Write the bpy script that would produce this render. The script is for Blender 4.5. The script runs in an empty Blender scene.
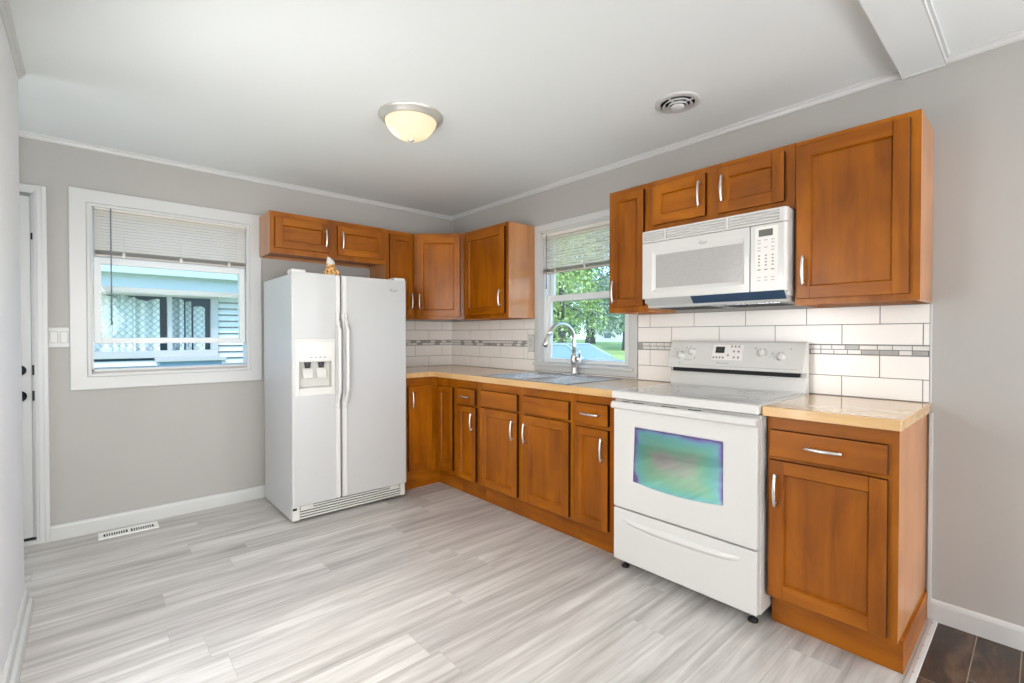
import bpy, bmesh, math, random
from mathutils import Vector, Matrix

random.seed(7)
SC = bpy.context.scene
COL = SC.collection

# ------------------------------------------------------------------ camera
cam_d = bpy.data.cameras.new('camera')
cam_d.sensor_width = 36.0
cam_d.lens = 475.4968 / 1024 * 36.0
cam_d.clip_start = 0.02
cam_d.clip_end = 300
cam = bpy.data.objects.new('camera', cam_d)
COL.objects.link(cam)
cam.location = (-2.75780, -4.00456, 1.24552)
cam.rotation_euler = (math.pi / 2 - 0.0121, 0, -0.7277)
SC.camera = cam

# ------------------------------------------------------------------ world, sun, lights, exposure
SC.view_settings.view_transform = 'Standard'
SC.view_settings.look = 'None'
SC.view_settings.exposure = -0.42
SC.view_settings.gamma = 1.0
SC.view_settings.use_curve_mapping = False

world = bpy.data.worlds.new('world')
SC.world = world
world.use_nodes = True
wn = world.node_tree.nodes
wn.clear()
w_out = wn.new('ShaderNodeOutputWorld')
w_bg = wn.new('ShaderNodeBackground')
w_sky = wn.new('ShaderNodeTexSky')
w_sky.sky_type = 'HOSEK_WILKIE'
w_sky.sun_direction = Vector((-0.45, -0.45, 0.77)).normalized()
w_sky.turbidity = 3.0
w_bg.inputs['Strength'].default_value = 24
world.node_tree.links.new(w_sky.outputs[0], w_bg.inputs[0])
world.node_tree.links.new(w_bg.outputs[0], w_out.inputs[0])

sun_d = bpy.data.lights.new('sun', 'SUN')
sun_d.energy = 3.0
sun_d.angle = 0.01
sun_d.color = (1.0, 0.95, 0.88)
sun = bpy.data.objects.new('sun', sun_d)
COL.objects.link(sun)
sun.rotation_euler = Vector((0.45, 0.45, -0.77)).to_track_quat('-Z', 'Y').to_euler()


def area_light(name, loc, direction, sx, sy, power, color):
    d = bpy.data.lights.new(name, 'AREA')
    d.shape = 'RECTANGLE'
    d.size, d.size_y = sx, sy
    d.energy = power
    d.color = color
    o = bpy.data.objects.new(name, d)
    COL.objects.link(o)
    o.location = loc
    o.rotation_euler = Vector(direction).to_track_quat('-Z', 'Z').to_euler()
    return o


# area lamps: presumed window behind the camera, plus added side and left-rear fill
area_light('daylight_front_window', (-1.5, -7.90, 1.40), (0, 1, 0.10), 2.5, 1.6, 28, (0.98, 0.985, 0.98))
area_light('fill_side', (-0.02, -5.35, 1.25), (-1, 0.25, 0.0), 2.2, 1.6, 140, (0.93, 0.965, 1.0))
area_light('fill_left_rear', (-2.96, -5.3, 1.25), (1, 0.45, -0.1), 1.6, 1.4, 52, (0.95, 0.975, 1.0))
# added upward lamp that brightens the ceiling, standing in for ground bounce
area_light('fill_ceiling', (-1.5, -7.90, 0.75), (0, 0.75, 0.66), 2.5, 0.9, 160, (0.99, 0.99, 1.0))
# added fill lamps without windows: hall one for fridge side, left one for corner
area_light('fill_hall', (-4.28, -0.95, 1.35), (1, -0.28, 0.08), 1.2, 1.4, 29, (0.90, 0.96, 1.0))
area_light('fill_left', (-2.96, -2.3, 1.15), (1, 0.60, -0.35), 1.4, 1.2, 84, (1.0, 0.985, 0.96))


# ------------------------------------------------------------------ helpers
def lin(c):
    c = c / 255.0
    return c / 12.92 if c <= 0.04045 else ((c + 0.055) / 1.055) ** 2.4


def rgb(r, g, b):
    return (lin(r), lin(g), lin(b), 1.0)


class NT:
    """small node-tree helper"""
    def __init__(self, name):
        self.m = bpy.data.materials.new(name)
        self.m.use_nodes = True
        self.t = self.m.node_tree
        self.n = self.t.nodes
        self.n.clear()
        self.out = self.n.new('ShaderNodeOutputMaterial')

    def new(self, kind, **kw):
        nd = self.n.new(kind)
        for k, v in kw.items():
            setattr(nd, k, v)
        return nd

    def link(self, a, b):
        self.t.links.new(a, b)

    def bsdf(self, **kw):
        b = self.new('ShaderNodeBsdfPrincipled')
        for k, v in kw.items():
            b.inputs[k.replace('_', ' ')].default_value = v
        self.link(b.outputs[0], self.out.inputs[0])
        return b

    def coords(self, scale=(1, 1, 1), kind='Object', loc=(0, 0, 0), rand=0.0):
        tc = self.new('ShaderNodeTexCoord')
        mp = self.new('ShaderNodeMapping')
        mp.inputs['Scale'].default_value = scale
        mp.inputs['Location'].default_value = loc
        src = tc.outputs[kind]
        if rand:
            oi = self.new('ShaderNodeObjectInfo')
            mu = self.new('ShaderNodeMath', operation='MULTIPLY')
            mu.inputs[1].default_value = rand
            self.link(oi.outputs['Random'], mu.inputs[0])
            ad = self.new('ShaderNodeVectorMath', operation='ADD')
            self.link(src, ad.inputs[0])
            self.link(mu.outputs[0], ad.inputs[1])
            src = ad.outputs[0]
        self.link(src, mp.inputs[0])
        return mp.outputs[0]

    def noise(self, vec, scale, detail=4, rough=0.55, dist=0.0):
        nz = self.new('ShaderNodeTexNoise')
        nz.inputs['Scale'].default_value = scale
        nz.inputs['Detail'].default_value = detail
        nz.inputs['Roughness'].default_value = rough
        nz.inputs['Distortion'].default_value = dist
        self.link(vec, nz.inputs['Vector'])
        return nz.outputs['Fac']

    def ramp(self, fac, stops, interp='LINEAR'):
        r = self.new('ShaderNodeValToRGB')
        r.color_ramp.interpolation = interp
        e = r.color_ramp.elements
        while len(e) < len(stops):
            e.new(0.5)
        for el, (p, c) in zip(e, stops):
            el.position = p
            el.color = c
        self.link(fac, r.inputs[0])
        return r.outputs[0]

    def mix(self, fac, a, b, blend='MIX'):
        m = self.new('ShaderNodeMix', data_type='RGBA', blend_type=blend)
        for s, v in ((m.inputs[0], fac), (m.inputs[6], a), (m.inputs[7], b)):
            if hasattr(v, 'is_output'):
                self.link(v, s)
            else:
                s.default_value = v
        return m.outputs[2]

    def bump(self, height, strength, dist=0.01):
        b = self.new('ShaderNodeBump')
        b.inputs['Strength'].default_value = strength
        b.inputs['Distance'].default_value = dist
        self.link(height, b.inputs['Height'])
        return b.outputs[0]


def plain(name, color, rough=0.5, metal=0.0, coat=0.0, noise=0.0, nscale=60.0, bump=0.0):
    t = NT(name)
    b = t.bsdf(Base_Color=color, Roughness=rough, Metallic=metal, Coat_Weight=coat)
    if noise or bump:
        f = t.noise(t.coords(), nscale, 3)
        if noise:
            lo = tuple(c * (1 - noise) for c in color[:3]) + (1,)
            hi = tuple(min(1, c * (1 + noise)) for c in color[:3]) + (1,)
            t.link(t.ramp(f, [(0.3, lo), (0.7, hi)]), b.inputs['Base Color'])
        if bump:
            t.link(t.bump(f, bump, 0.002), b.inputs['Normal'])
    return t.m


def wood(name, dark, mid, light, scale, rough=0.36, coat=0.05, rand=7.0):
    t = NT(name)
    b = t.bsdf(Roughness=rough, Coat_Weight=coat, Coat_Roughness=0.18, Specular_IOR_Level=0.32)
    v = t.coords(scale, rand=rand)
    f = t.noise(v, 1.0, 5, 0.6, 0.6)
    g = t.noise(t.coords((2.2, 2.2, 2.2), rand=rand), 1.6, 3, 0.5)
    c = t.ramp(f, [(0.25, dark), (0.52, mid), (0.8, light)])
    c2 = t.ramp(g, [(0.3, (0.80, 0.76, 0.70, 1)), (0.7, (1.12, 1.12, 1.10, 1))])
    c = t.mix(1.0, c, c2, 'MULTIPLY')
    oi = t.new('ShaderNodeObjectInfo')
    rv = t.ramp(oi.outputs['Random'], [(0.0, (0.9, 0.88, 0.86, 1)), (1.0, (1.06, 1.06, 1.06, 1))])
    c = t.mix(1.0, c, rv, 'MULTIPLY')
    t.link(c, b.inputs['Base Color'])
    return t.m


M = {}
WD, WM, WL = rgb(122, 62, 0), rgb(154, 86, 0), rgb(178, 107, 4)
M['wood_v'] = wood('stained maple grain upright', WD, WM, WL, (11, 11, 1.5))
M['wood_h'] = wood('stained maple grain level', WD, WM, WL, (1.6, 1.6, 12))
M['wood_side_sheen'] = wood('stained maple side sheen', rgb(176, 118, 72), rgb(188, 132, 88), rgb(197, 143, 100), (9, 9, 1.2), 0.28, 0.2)  # base colour lightened to imitate the washed sheen on cabinet ends
M['wood_dark'] = wood('stained maple dark edge', rgb(44, 18, 6), rgb(58, 24, 7), rgb(70, 32, 10), (20, 20, 2), 0.5, 0.0)
M['wall'] = plain('wall paint greige', rgb(172, 169, 164), 0.62, noise=0.015, nscale=3, bump=0.02)
M['wall_lit'] = plain('wall paint lit', rgb(226, 226, 228), 0.6, noise=0.01, nscale=3)  # paler than the other walls to imitate stronger light on the left wall
M['ceiling'] = plain('ceiling paint white', rgb(226, 230, 229), 0.7, noise=0.01, nscale=2)
M['trim'] = plain('trim paint white', rgb(200, 200, 198), 0.35)
M['appliance'] = plain('white enamel', rgb(210, 208, 204), 0.28, coat=0.3)
M['appliance_tex'] = plain('white textured enamel', rgb(186, 186, 185), 0.3, coat=0.15, nscale=220, bump=0.05)
M['plastic'] = plain('white plastic', rgb(208, 207, 202), 0.4)
M['plastic_grey'] = plain('pale grey plastic', rgb(178, 180, 178), 0.45)
M['rubber'] = plain('black rubber', rgb(16, 16, 17), 0.6)
M['black'] = plain('black recess', rgb(8, 8, 9), 0.7)
M['nickel'] = plain('brushed nickel', rgb(226, 224, 220), 0.36, metal=1.0)
M['steel'] = plain('stainless steel', rgb(188, 192, 196), 0.25, metal=1.0)
M['bronze'] = plain('dark bronze', rgb(30, 33, 42), 0.35, metal=0.7)
M['display'] = plain('dark display glass', rgb(20, 22, 20), 0.1)
M['lcd'] = plain('grey lcd', rgb(98, 100, 90), 0.25)
M['ink'] = plain('grey print', rgb(140, 138, 136), 0.6)
M['ink_dark'] = plain('dark print', rgb(60, 60, 62), 0.6)
M['film'] = plain('blue protective film', rgb(46, 70, 98), 0.3, coat=0.3)
M['grout'] = plain('grey grout', rgb(132, 130, 127), 0.85, noise=0.05, nscale=90)
M['tile'] = plain('white glazed tile', rgb(240, 236, 230), 0.22, coat=0.0, noise=0.015, nscale=6)
M['tile_grey'] = plain('grey mosaic tile', rgb(166, 163, 159), 0.2, noise=0.1, nscale=14)
M['tile_white'] = plain('pale mosaic tile', rgb(222, 219, 214), 0.2)
def slat_mat():
    t = NT('blind slat vinyl')
    d = t.new('ShaderNodeBsdfPrincipled')
    d.inputs['Base Color'].default_value = rgb(236, 231, 223)
    d.inputs['Roughness'].default_value = 0.45
    tr = t.new('ShaderNodeBsdfTranslucent')
    tr.inputs[0].default_value = rgb(236, 230, 220)
    mx = t.new('ShaderNodeMixShader')
    mx.inputs[0].default_value = 0.22
    t.link(d.outputs[0], mx.inputs[1])
    t.link(tr.outputs[0], mx.inputs[2])
    t.link(mx.outputs[0], t.out.inputs[0])
    return t.m


M['slat'] = slat_mat()
M['rail_shade'] = plain('blind rail vinyl', rgb(190, 184, 175), 0.5)  # darker than the slats: shadow at the bottom rail put into the colour
M['wand'] = plain('clear grey wand', rgb(120, 124, 126), 0.25)


def make_glass(name, tint=(1, 1, 1, 1), refl=0.06):
    t = NT(name)
    tr = t.new('ShaderNodeBsdfTransparent')
    tr.inputs[0].default_value = tint
    gl = t.new('ShaderNodeBsdfGlossy')
    gl.inputs['Roughness'].default_value = 0.02
    fr = t.new('ShaderNodeFresnel')
    fr.inputs[0].default_value = 1.35
    mx = t.new('ShaderNodeMixShader')
    ge = t.new('ShaderNodeNewGeometry')
    one = t.new('ShaderNodeMath', operation='SUBTRACT')
    one.inputs[0].default_value = 1.0
    t.link(ge.outputs['Backfacing'], one.inputs[1])
    mu = t.new('ShaderNodeMath', operation='MULTIPLY')
    t.link(fr.outputs[0], mu.inputs[0])
    t.link(one.outputs[0], mu.inputs[1])
    t.link(mu.outputs[0], mx.inputs[0])
    t.link(tr.outputs[0], mx.inputs[1])
    t.link(gl.outputs[0], mx.inputs[2])
    t.link(mx.outputs[0], t.out.inputs[0])
    return t.m


M['glass'] = make_glass('window glass', (0.95, 0.98, 0.98, 1))


def floor_mat(name, c_lo, c_mid, c_hi, row, length, rot_off, seam, rough, streak=(1.3, 34, 1), soft=(0.8, 0.79, 0.79, 1), tone0=(0.84, 0.83, 0.83, 1), groove=0.0012, vein=0.0):
    t = NT(name)
    b = t.bsdf(Roughness=rough, Coat_Weight=0.12, Coat_Roughness=0.25)
    v = t.coords(loc=rot_off)
    sp = t.new('ShaderNodeSeparateXYZ')
    t.link(v, sp.inputs[0])
    rw = t.new('ShaderNodeMath', operation='DIVIDE')
    rw.inputs[1].default_value = row
    t.link(sp.outputs['Y'], rw.inputs[0])
    fl = t.new('ShaderNodeMath', operation='FLOOR')
    t.link(rw.outputs[0], fl.inputs[0])
    wn_ = t.new('ShaderNodeTexWhiteNoise', noise_dimensions='1D')
    t.link(fl.outputs[0], wn_.inputs['W'])
    ml = t.new('ShaderNodeMath', operation='MULTIPLY_ADD')
    ml.inputs[1].default_value = length
    t.link(wn_.outputs['Value'], ml.inputs[0])
    t.link(sp.outputs['X'], ml.inputs[2])
    cb = t.new('ShaderNodeCombineXYZ')
    t.link(ml.outputs[0], cb.inputs[0])
    t.link(sp.outputs['Y'], cb.inputs[1])
    v = cb.outputs[0]
    br = t.new('ShaderNodeTexBrick')
    br.offset = 0.0
    br.inputs['Color1'].default_value = (0, 0, 0, 1)
    br.inputs['Color2'].default_value = (1, 1, 1, 1)
    br.inputs['Mortar'].default_value = (0.5, 0.5, 0.5, 1)
    br.inputs['Scale'].default_value = 1
    br.inputs['Mortar Size'].default_value = groove
    br.inputs['Brick Width'].default_value = length
    br.inputs['Row Height'].default_value = row
    t.link(v, br.inputs['Vector'])
    # each board its own grain
    mu = t.new('ShaderNodeVectorMath', operation='SCALE')
    mu.inputs['Scale'].default_value = 37.0
    t.link(br.outputs['Color'], mu.inputs[0])
    ad = t.new('ShaderNodeVectorMath', operation='ADD')
    t.link(v, ad.inputs[0])
    t.link(mu.outputs[0], ad.inputs[1])
    mp = t.new('ShaderNodeMapping')
    mp.inputs['Scale'].default_value = streak
    t.link(ad.outputs[0], mp.inputs[0])
    f = t.noise(mp.outputs[0], 1.0, 6, 0.62, 0.5)
    mp2 = t.new('ShaderNodeMapping')
    mp2.inputs['Scale'].default_value = (streak[0] * 0.6, streak[1] * 0.25, 1)
    t.link(ad.outputs[0], mp2.inputs[0])
    f2 = t.noise(mp2.outputs[0], 1.0, 4, 0.55, 1.2)
    c = t.ramp(f, [(0.3, c_lo), (0.5, c_mid), (0.66, c_hi)])
    k = t.ramp(f2, [(0.32, soft), (0.6, (1.05, 1.05, 1.05, 1))])
    c = t.mix(1.0, c, k, 'MULTIPLY')
    tone = t.ramp(br.outputs['Color'], [(0.0, tone0), (1.0, (1.06, 1.06, 1.05, 1))])
    c = t.mix(1.0, c, tone, 'MULTIPLY')
    c = t.mix(br.outputs['Fac'], c, seam)
    t.link(c, b.inputs['Base Color'])
    t.link(t.bump(f, 0.08, 0.002), b.inputs['Normal'])
    return t.m


M['floor'] = floor_mat('grey vinyl plank', rgb(170, 165, 160), rgb(199, 195, 191), rgb(214, 211, 207), 0.182, 1.22, (2.32, 1.51, 0), rgb(176, 170, 165), 0.38, (1.4, 28, 1), soft=(0.76, 0.75, 0.745, 1), tone0=(0.86, 0.85, 0.845, 1))
M['floor_dark'] = floor_mat('dark walnut plank', rgb(24, 16, 13), rgb(58, 41, 32), rgb(98, 76, 58), 0.127, 2.6, (0.3, 3.826 - 0.127 * 2, 0), rgb(150, 135, 120), 0.3, (4, 13, 1), groove=0.0016)


def butcher():
    t = NT('butcher block maple')
    b = t.bsdf(Roughness=0.2, Coat_Weight=0.5, Coat_Roughness=0.12)
    v = t.coords()
    sx = t.new('ShaderNodeMapping')
    sx.inputs['Rotation'].default_value = (0, 0, math.pi / 2)
    t.link(v, sx.inputs[0])
    br = t.new('ShaderNodeTexBrick')
    br.inputs['Color1'].default_value = rgb(208, 168, 114)
    br.inputs['Color2'].default_value = rgb(218, 178, 124)
    br.inputs['Mortar'].default_value = rgb(202, 160, 106)
    br.inputs['Scale'].default_value = 1
    br.inputs['Mortar Size'].default_value = 0.0006
    br.inputs['Brick Width'].default_value = 0.55
    br.inputs['Row Height'].default_value = 0.042
    t.link(sx.outputs[0], br.inputs['Vector'])
    f = t.noise(t.coords((30, 2.5, 30)), 1.0, 5, 0.6, 0.4)
    k = t.ramp(f, [(0.3, (0.86, 0.82, 0.76, 1)), (0.7, (1.05, 1.05, 1.05, 1))])
    t.link(t.mix(1.0, br.outputs['Color'], k, 'MULTIPLY'), b.inputs['Base Color'])
    return t.m


M['butcher'] = butcher()


def oven_glass():
    # heat-reflecting coating whose tint drifts from grey-green in the middle to violet at the rim
    t = NT('iridescent oven glass')
    tc = t.new('ShaderNodeTexCoord')
    sep = t.new('ShaderNodeSeparateXYZ')
    t.link(tc.outputs['Object'], sep.inputs[0])

    def m(op, a, b):
        n = t.new('ShaderNodeMath', operation=op)
        for i, v in enumerate((a, b)):
            if hasattr(v, 'is_output'):
                t.link(v, n.inputs[i])
            else:
                n.inputs[i].default_value = v
        return n.outputs[0]
    u = m('ABSOLUTE', m('DIVIDE', m('ADD', sep.outputs['Y'], -0.0025), 0.2265), 0.0)
    v = m('ABSOLUTE', m('DIVIDE', m('ADD', sep.outputs['Z'], -0.622), 0.150), 0.0)
    e = m('MAXIMUM', m('POWER', u, 2.6), m('POWER', v, 2.2))
    f = t.noise(t.coords((1, 4, 8)), 1.0, 2, 0.5, 0.6)
    k = m('ADD', e, m('MULTIPLY', m('ADD', f, -0.5), 0.9))
    c = t.ramp(k, [(0.0, rgb(222, 224, 218)), (0.25, rgb(182, 238, 206)), (0.55, rgb(164, 242, 226)), (0.82, rgb(168, 236, 248)), (0.97, rgb(184, 178, 244)), (1.0, rgb(160, 148, 214))])
    gl = t.new('ShaderNodeBsdfGlossy')
    gl.inputs['Roughness'].default_value = 0.06
    t.link(c, gl.inputs[0])
    tr = t.new('ShaderNodeBsdfTransparent')
    t.link(c, tr.inputs[0])
    mx = t.new('ShaderNodeMixShader')
    mx.inputs[0].default_value = 0.8
    t.link(tr.outputs[0], mx.inputs[1])
    t.link(gl.outputs[0], mx.inputs[2])
    t.link(mx.outputs[0], t.out.inputs[0])
    return t.m


M['oven_glass'] = oven_glass()


def cooktop_glass():
    t = NT('grey speckled ceramic glass')
    b = t.bsdf(Roughness=0.16, Coat_Weight=0.5)
    f = t.noise(t.coords(), 420, 2)
    t.link(t.ramp(f, [(0.35, rgb(150, 150, 148)), (0.65, rgb(188, 187, 184))]), b.inputs['Base Color'])
    return t.m


M['cooktop'] = cooktop_glass()
M['burner'] = plain('burner ring print', rgb(132, 131, 129), 0.2)


def mw_window():
    t = NT('microwave screen window')
    b = t.bsdf(Roughness=0.18, Coat_Weight=0.6)
    f = t.noise(t.coords(), 600, 1)
    t.link(t.ramp(f, [(0.4, rgb(160, 157, 154)), (0.6, rgb(186, 183, 179))]), b.inputs['Base Color'])
    return t.m


M['mw_window'] = mw_window()


def lamp_glass():
    t = NT('frosted lamp glass')
    tr = t.new('ShaderNodeBsdfTranslucent')
    tr.inputs[0].default_value = (0.93, 0.83, 0.66, 1)
    df = t.new('ShaderNodeBsdfPrincipled')
    df.inputs['Base Color'].default_value = (0.86, 0.80, 0.70, 1)
    df.inputs['Roughness'].default_value = 0.3
    mx = t.new('ShaderNodeMixShader')
    mx.inputs[0].default_value = 0.35
    t.link(tr.outputs[0], mx.inputs[1])
    t.link(df.outputs[0], mx.inputs[2])
    em = t.new('ShaderNodeEmission')
    em.inputs[0].default_value = (1.0, 0.80, 0.52, 1)
    em.inputs[1].default_value = 0.2
    ad = t.new('ShaderNodeAddShader')
    t.link(mx.outputs[0], ad.inputs[0])
    t.link(em.outputs[0], ad.inputs[1])
    t.link(ad.outputs[0], t.out.inputs[0])
    return t.m


M['lamp_glass'] = lamp_glass()


# ---- mesh builder
class MB:
    def __init__(self):
        self.v, self.f, self.mi, self.sm = [], [], [], []

    def add(self, verts, faces, mi=0, smooth=False):
        o = len(self.v)
        self.v += [tuple(p) for p in verts]
        for f in faces:
            self.f.append([i + o for i in f])
            self.mi.append(mi)
            self.sm.append(smooth)
        return self

    def hexa(self, p, mi=0):
        # p: 8 points, bottom 0-3 ccw, top 4-7
        return self.add(p, [(0, 3, 2, 1), (4, 5, 6, 7), (0, 1, 5, 4), (1, 2, 6, 5), (2, 3, 7, 6), (3, 0, 4, 7)], mi)

    def box(self, x0, x1, y0, y1, z0, z1, mi=0):
        x0, x1 = min(x0, x1), max(x0, x1)
        y0, y1 = min(y0, y1), max(y0, y1)
        z0, z1 = min(z0, z1), max(z0, z1)
        return self.hexa([(x0, y0, z0), (x1, y0, z0), (x1, y1, z0), (x0, y1, z0), (x0, y0, z1), (x1, y0, z1), (x1, y1, z1), (x0, y1, z1)], mi)

    def prism(self, poly, fn0, fn1, mi=0, smooth=False):
        """poly of 2D points, two functions mapping 2D -> 3D for the two caps"""
        n = len(poly)
        a = [fn0(p) for p in poly]
        b = [fn1(p) for p in poly]
        self.add(a + b, [tuple(range(n))[::-1], tuple(range(n, 2 * n))], mi)
        self.add(a + b, [(i, (i + 1) % n, n + (i + 1) % n, n + i) for i in range(n)], mi, smooth)
        return self

    def lathe(self, prof, c, segs=32, mi=0, axis='z', smooth=True, close=True):
        """prof: (r, h) pairs"""
        vs = []
        for r, h in prof:
            for k in range(segs):
                a = 2 * math.pi * k / segs
                p = (r * math.cos(a), r * math.sin(a), h)
                if axis == 'x':
                    p = (p[2], p[0], p[1])
                elif axis == 'y':
                    p = (p[0], p[2], p[1])
                vs.append((c[0] + p[0], c[1] + p[1], c[2] + p[2]))
        fs = []
        for j in range(len(prof) - 1):
            for k in range(segs):
                k2 = (k + 1) % segs
                fs.append((j * segs + k, j * segs + k2, (j + 1) * segs + k2, (j + 1) * segs + k))
        self.add(vs, fs, mi, smooth)
        if close:
            n = len(vs)
            caps = []
            if prof[0][0] > 1e-6:
                caps.append(tuple(range(segs))[::-1])
            if prof[-1][0] > 1e-6:
                caps.append(tuple(range(n - segs, n)))
            if caps:
                self.add(vs, caps, mi)
        return self

    def tube(self, path, r, segs=10, mi=0, flat=1.0, up=(0, 0, 1)):
        """sweep along a path; r number or list"""
        P = [Vector(p) for p in path]
        n = len(P)
        vs = []
        for i, p in enumerate(P):
            t = (P[min(i + 1, n - 1)] - P[max(i - 1, 0)]).normalized()
            u = Vector(up)
            if abs(t.dot(u)) > 0.95:
                u = Vector((1, 0, 0)) if abs(t.x) < 0.9 else Vector((0, 1, 0))
            s = t.cross(u).normalized()
            w = s.cross(t).normalized()
            rr = r[i] if isinstance(r, (list, tuple)) else r
            for k in range(segs):
                a = 2 * math.pi * k / segs
                vs.append(p + s * (rr * math.cos(a)) + w * (rr * flat * math.sin(a)))
        fs = []
        for j in range(n - 1):
            for k in range(segs):
                k2 = (k + 1) % segs
                fs.append((j * segs + k, j * segs + k2, (j + 1) * segs + k2, (j + 1) * segs + k))
        self.add(vs, fs, mi, True)
        self.add(vs, [tuple(range(segs))[::-1], tuple(range((n - 1) * segs, n * segs))], mi)
        return self


ORG = {}


def put(name, mb, mats, parent=None, org=None, bevel=0.0, segs=2):
    """link a mesh builder as one object; vertices are given in world space"""
    if not isinstance(mats, (list, tuple)):
        mats = [mats]
    base = ORG[parent.name] if parent else Vector(org or (0, 0, 0))
    me = bpy.data.meshes.new(name)
    me.from_pydata([tuple(Vector(p) - base) for p in mb.v], [], mb.f)
    for m in mats:
        me.materials.append(M[m] if isinstance(m, str) else m)
    for p, mi, s in zip(me.polygons, mb.mi, mb.sm):
        p.material_index = mi
        p.use_smooth = s
    me.validate()
    bm = bmesh.new()
    bm.from_mesh(me)
    bmesh.ops.remove_doubles(bm, verts=bm.verts, dist=1e-6)
    bmesh.ops.recalc_face_normals(bm, faces=bm.faces)
    bm.to_mesh(me)
    bm.free()
    o = bpy.data.objects.new(name, me)
    COL.objects.link(o)
    ORG[o.name] = base
    if parent:
        o.parent = parent
    else:
        o.location = base
    if bevel:
        b = o.modifiers.new('edge', 'BEVEL')
        b.width = bevel
        b.segments = segs
        b.limit_method = 'ANGLE'
        b.angle_limit = math.radians(40)
    return o


def cut(o, mb):
    """boolean-subtract a builder (world space) from o and bake it"""
    base = ORG[o.name]
    me = bpy.data.meshes.new('cutter')
    me.from_pydata([tuple(Vector(p) - base) for p in mb.v], [], mb.f)
    bm = bmesh.new()
    bm.from_mesh(me)
    bmesh.ops.remove_doubles(bm, verts=bm.verts, dist=1e-6)
    bmesh.ops.recalc_face_normals(bm, faces=bm.faces)
    bm.to_mesh(me)
    bm.free()
    c = bpy.data.objects.new('cutter', me)
    COL.objects.link(c)
    par = o.parent
    c.parent = par
    if par is None:
        c.location = base
    md = o.modifiers.new('cut', 'BOOLEAN')
    md.object = c
    md.operation = 'DIFFERENCE'
    md.solver = 'EXACT'
    # keep any bevel for later
    bv = [(m.name, m.width, m.segments) for m in o.modifiers if m.type == 'BEVEL']
    for m in list(o.modifiers):
        if m.type == 'BEVEL':
            o.modifiers.remove(m)
    bpy.context.view_layer.update()
    ev = o.evaluated_get(bpy.context.evaluated_depsgraph_get())
    nm = bpy.data.meshes.new_from_object(ev)
    o.modifiers.clear()
    o.data = nm
    bpy.data.objects.remove(c)
    for n, w, s in bv:
        b = o.modifiers.new(n, 'BEVEL')
        b.width, b.segments, b.limit_method, b.angle_limit = w, s, 'ANGLE', math.radians(40)
    return o


def empty(name, loc, label, cat, group=None):
    e = bpy.data.objects.new(name, None)
    COL.objects.link(e)
    e.location = loc
    e.empty_display_size = 0.1
    ORG[e.name] = Vector(loc)
    tag(e, label, cat, group)
    return e


def tag(o, label, cat, group=None):
    o['label'] = label
    o['category'] = cat
    if group:
        o['group'] = group
    return o


def struct(name, mb, mats, parent=None, bevel=0.0, org=None):
    o = put(name, mb, mats, parent, org, bevel)
    if not parent:
        o['kind'] = 'structure'
    return o


def struct_empty(name, loc):
    e = bpy.data.objects.new(name, None)
    COL.objects.link(e)
    e.location = loc
    ORG[e.name] = Vector(loc)
    e['kind'] = 'structure'
    return e


def text_mb(s, size, fn, depth=0.0006, squash=1.0):
    """writing as mesh; fn maps (u, v, w) -> world"""
    cu = bpy.data.curves.new('txt', 'FONT')
    cu.body = s
    cu.size = size
    cu.align_x = 'CENTER'
    cu.align_y = 'CENTER'
    cu.resolution_u = 2
    ob = bpy.data.objects.new('txt', cu)
    COL.objects.link(ob)
    bpy.context.view_layer.update()
    me = bpy.data.meshes.new_from_object(ob.evaluated_get(bpy.context.evaluated_depsgraph_get()))
    vs = [fn(v.co.x * squash, v.co.y, depth) for v in me.vertices]
    fs = [tuple(p.vertices) for p in me.polygons]
    bpy.data.objects.remove(ob)
    bpy.data.meshes.remove(me)
    return MB().add(vs, fs)


# ---- cabinet frames: u runs to the viewer's right along the face, w out of the wall
class Fr:
    def __init__(self, o, u, w):
        self.o, self.u, self.w = Vector(o), Vector(u), Vector(w)

    def p(self, u, w, z):
        q = self.o + self.u * u + self.w * w
        return (q.x, q.y, z)

    def box(self, mb, u0, u1, w0, w1, z0, z1, mi=0):
        P = self.p
        if isinstance(mi, (list, tuple)):
            mb.add([P(u0, w0, z0), P(u1, w0, z0), P(u1, w1, z0), P(u0, w1, z0), P(u0, w0, z1), P(u1, w0, z1), P(u1, w1, z1), P(u0, w1, z1)], [])
            k = len(mb.v) - 8
            for f, m in zip([(0, 3, 2, 1), (4, 5, 6, 7), (0, 1, 5, 4), (1, 2, 6, 5), (2, 3, 7, 6), (3, 0, 4, 7)], mi):
                mb.f.append([i + k for i in f])
                mb.mi.append(m)
                mb.sm.append(False)
            return mb
        return mb.hexa([P(u0, w0, z0), P(u1, w0, z0), P(u1, w1, z0), P(u0, w1, z0), P(u0, w0, z1), P(u1, w0, z1), P(u1, w1, z1), P(u0, w1, z1)], mi)


FB = Fr((0, 0, 0), (0, -1, 0), (-1, 0, 0))
FA = Fr((0, 0, 0), (1, 0, 0), (0, -1, 0))
R2 = math.sqrt(0.5)

# ================================================================== SETTING
ZC = 2.443
mb = MB()
mb.box(-4.3, 0, -3.69, 0, -0.06, 0)
struct('floor', mb, 'floor')
mb = MB()
mb.box(-2.99, 0, -8.0, -3.69, -0.06, -0.002)
struct('floor.001', mb, 'floor_dark')
mb = MB()
mb.box(-4.45, 0.15, -8.15, 0.15, ZC, ZC + 0.2)
struct('ceiling', mb, 'ceiling')

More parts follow.
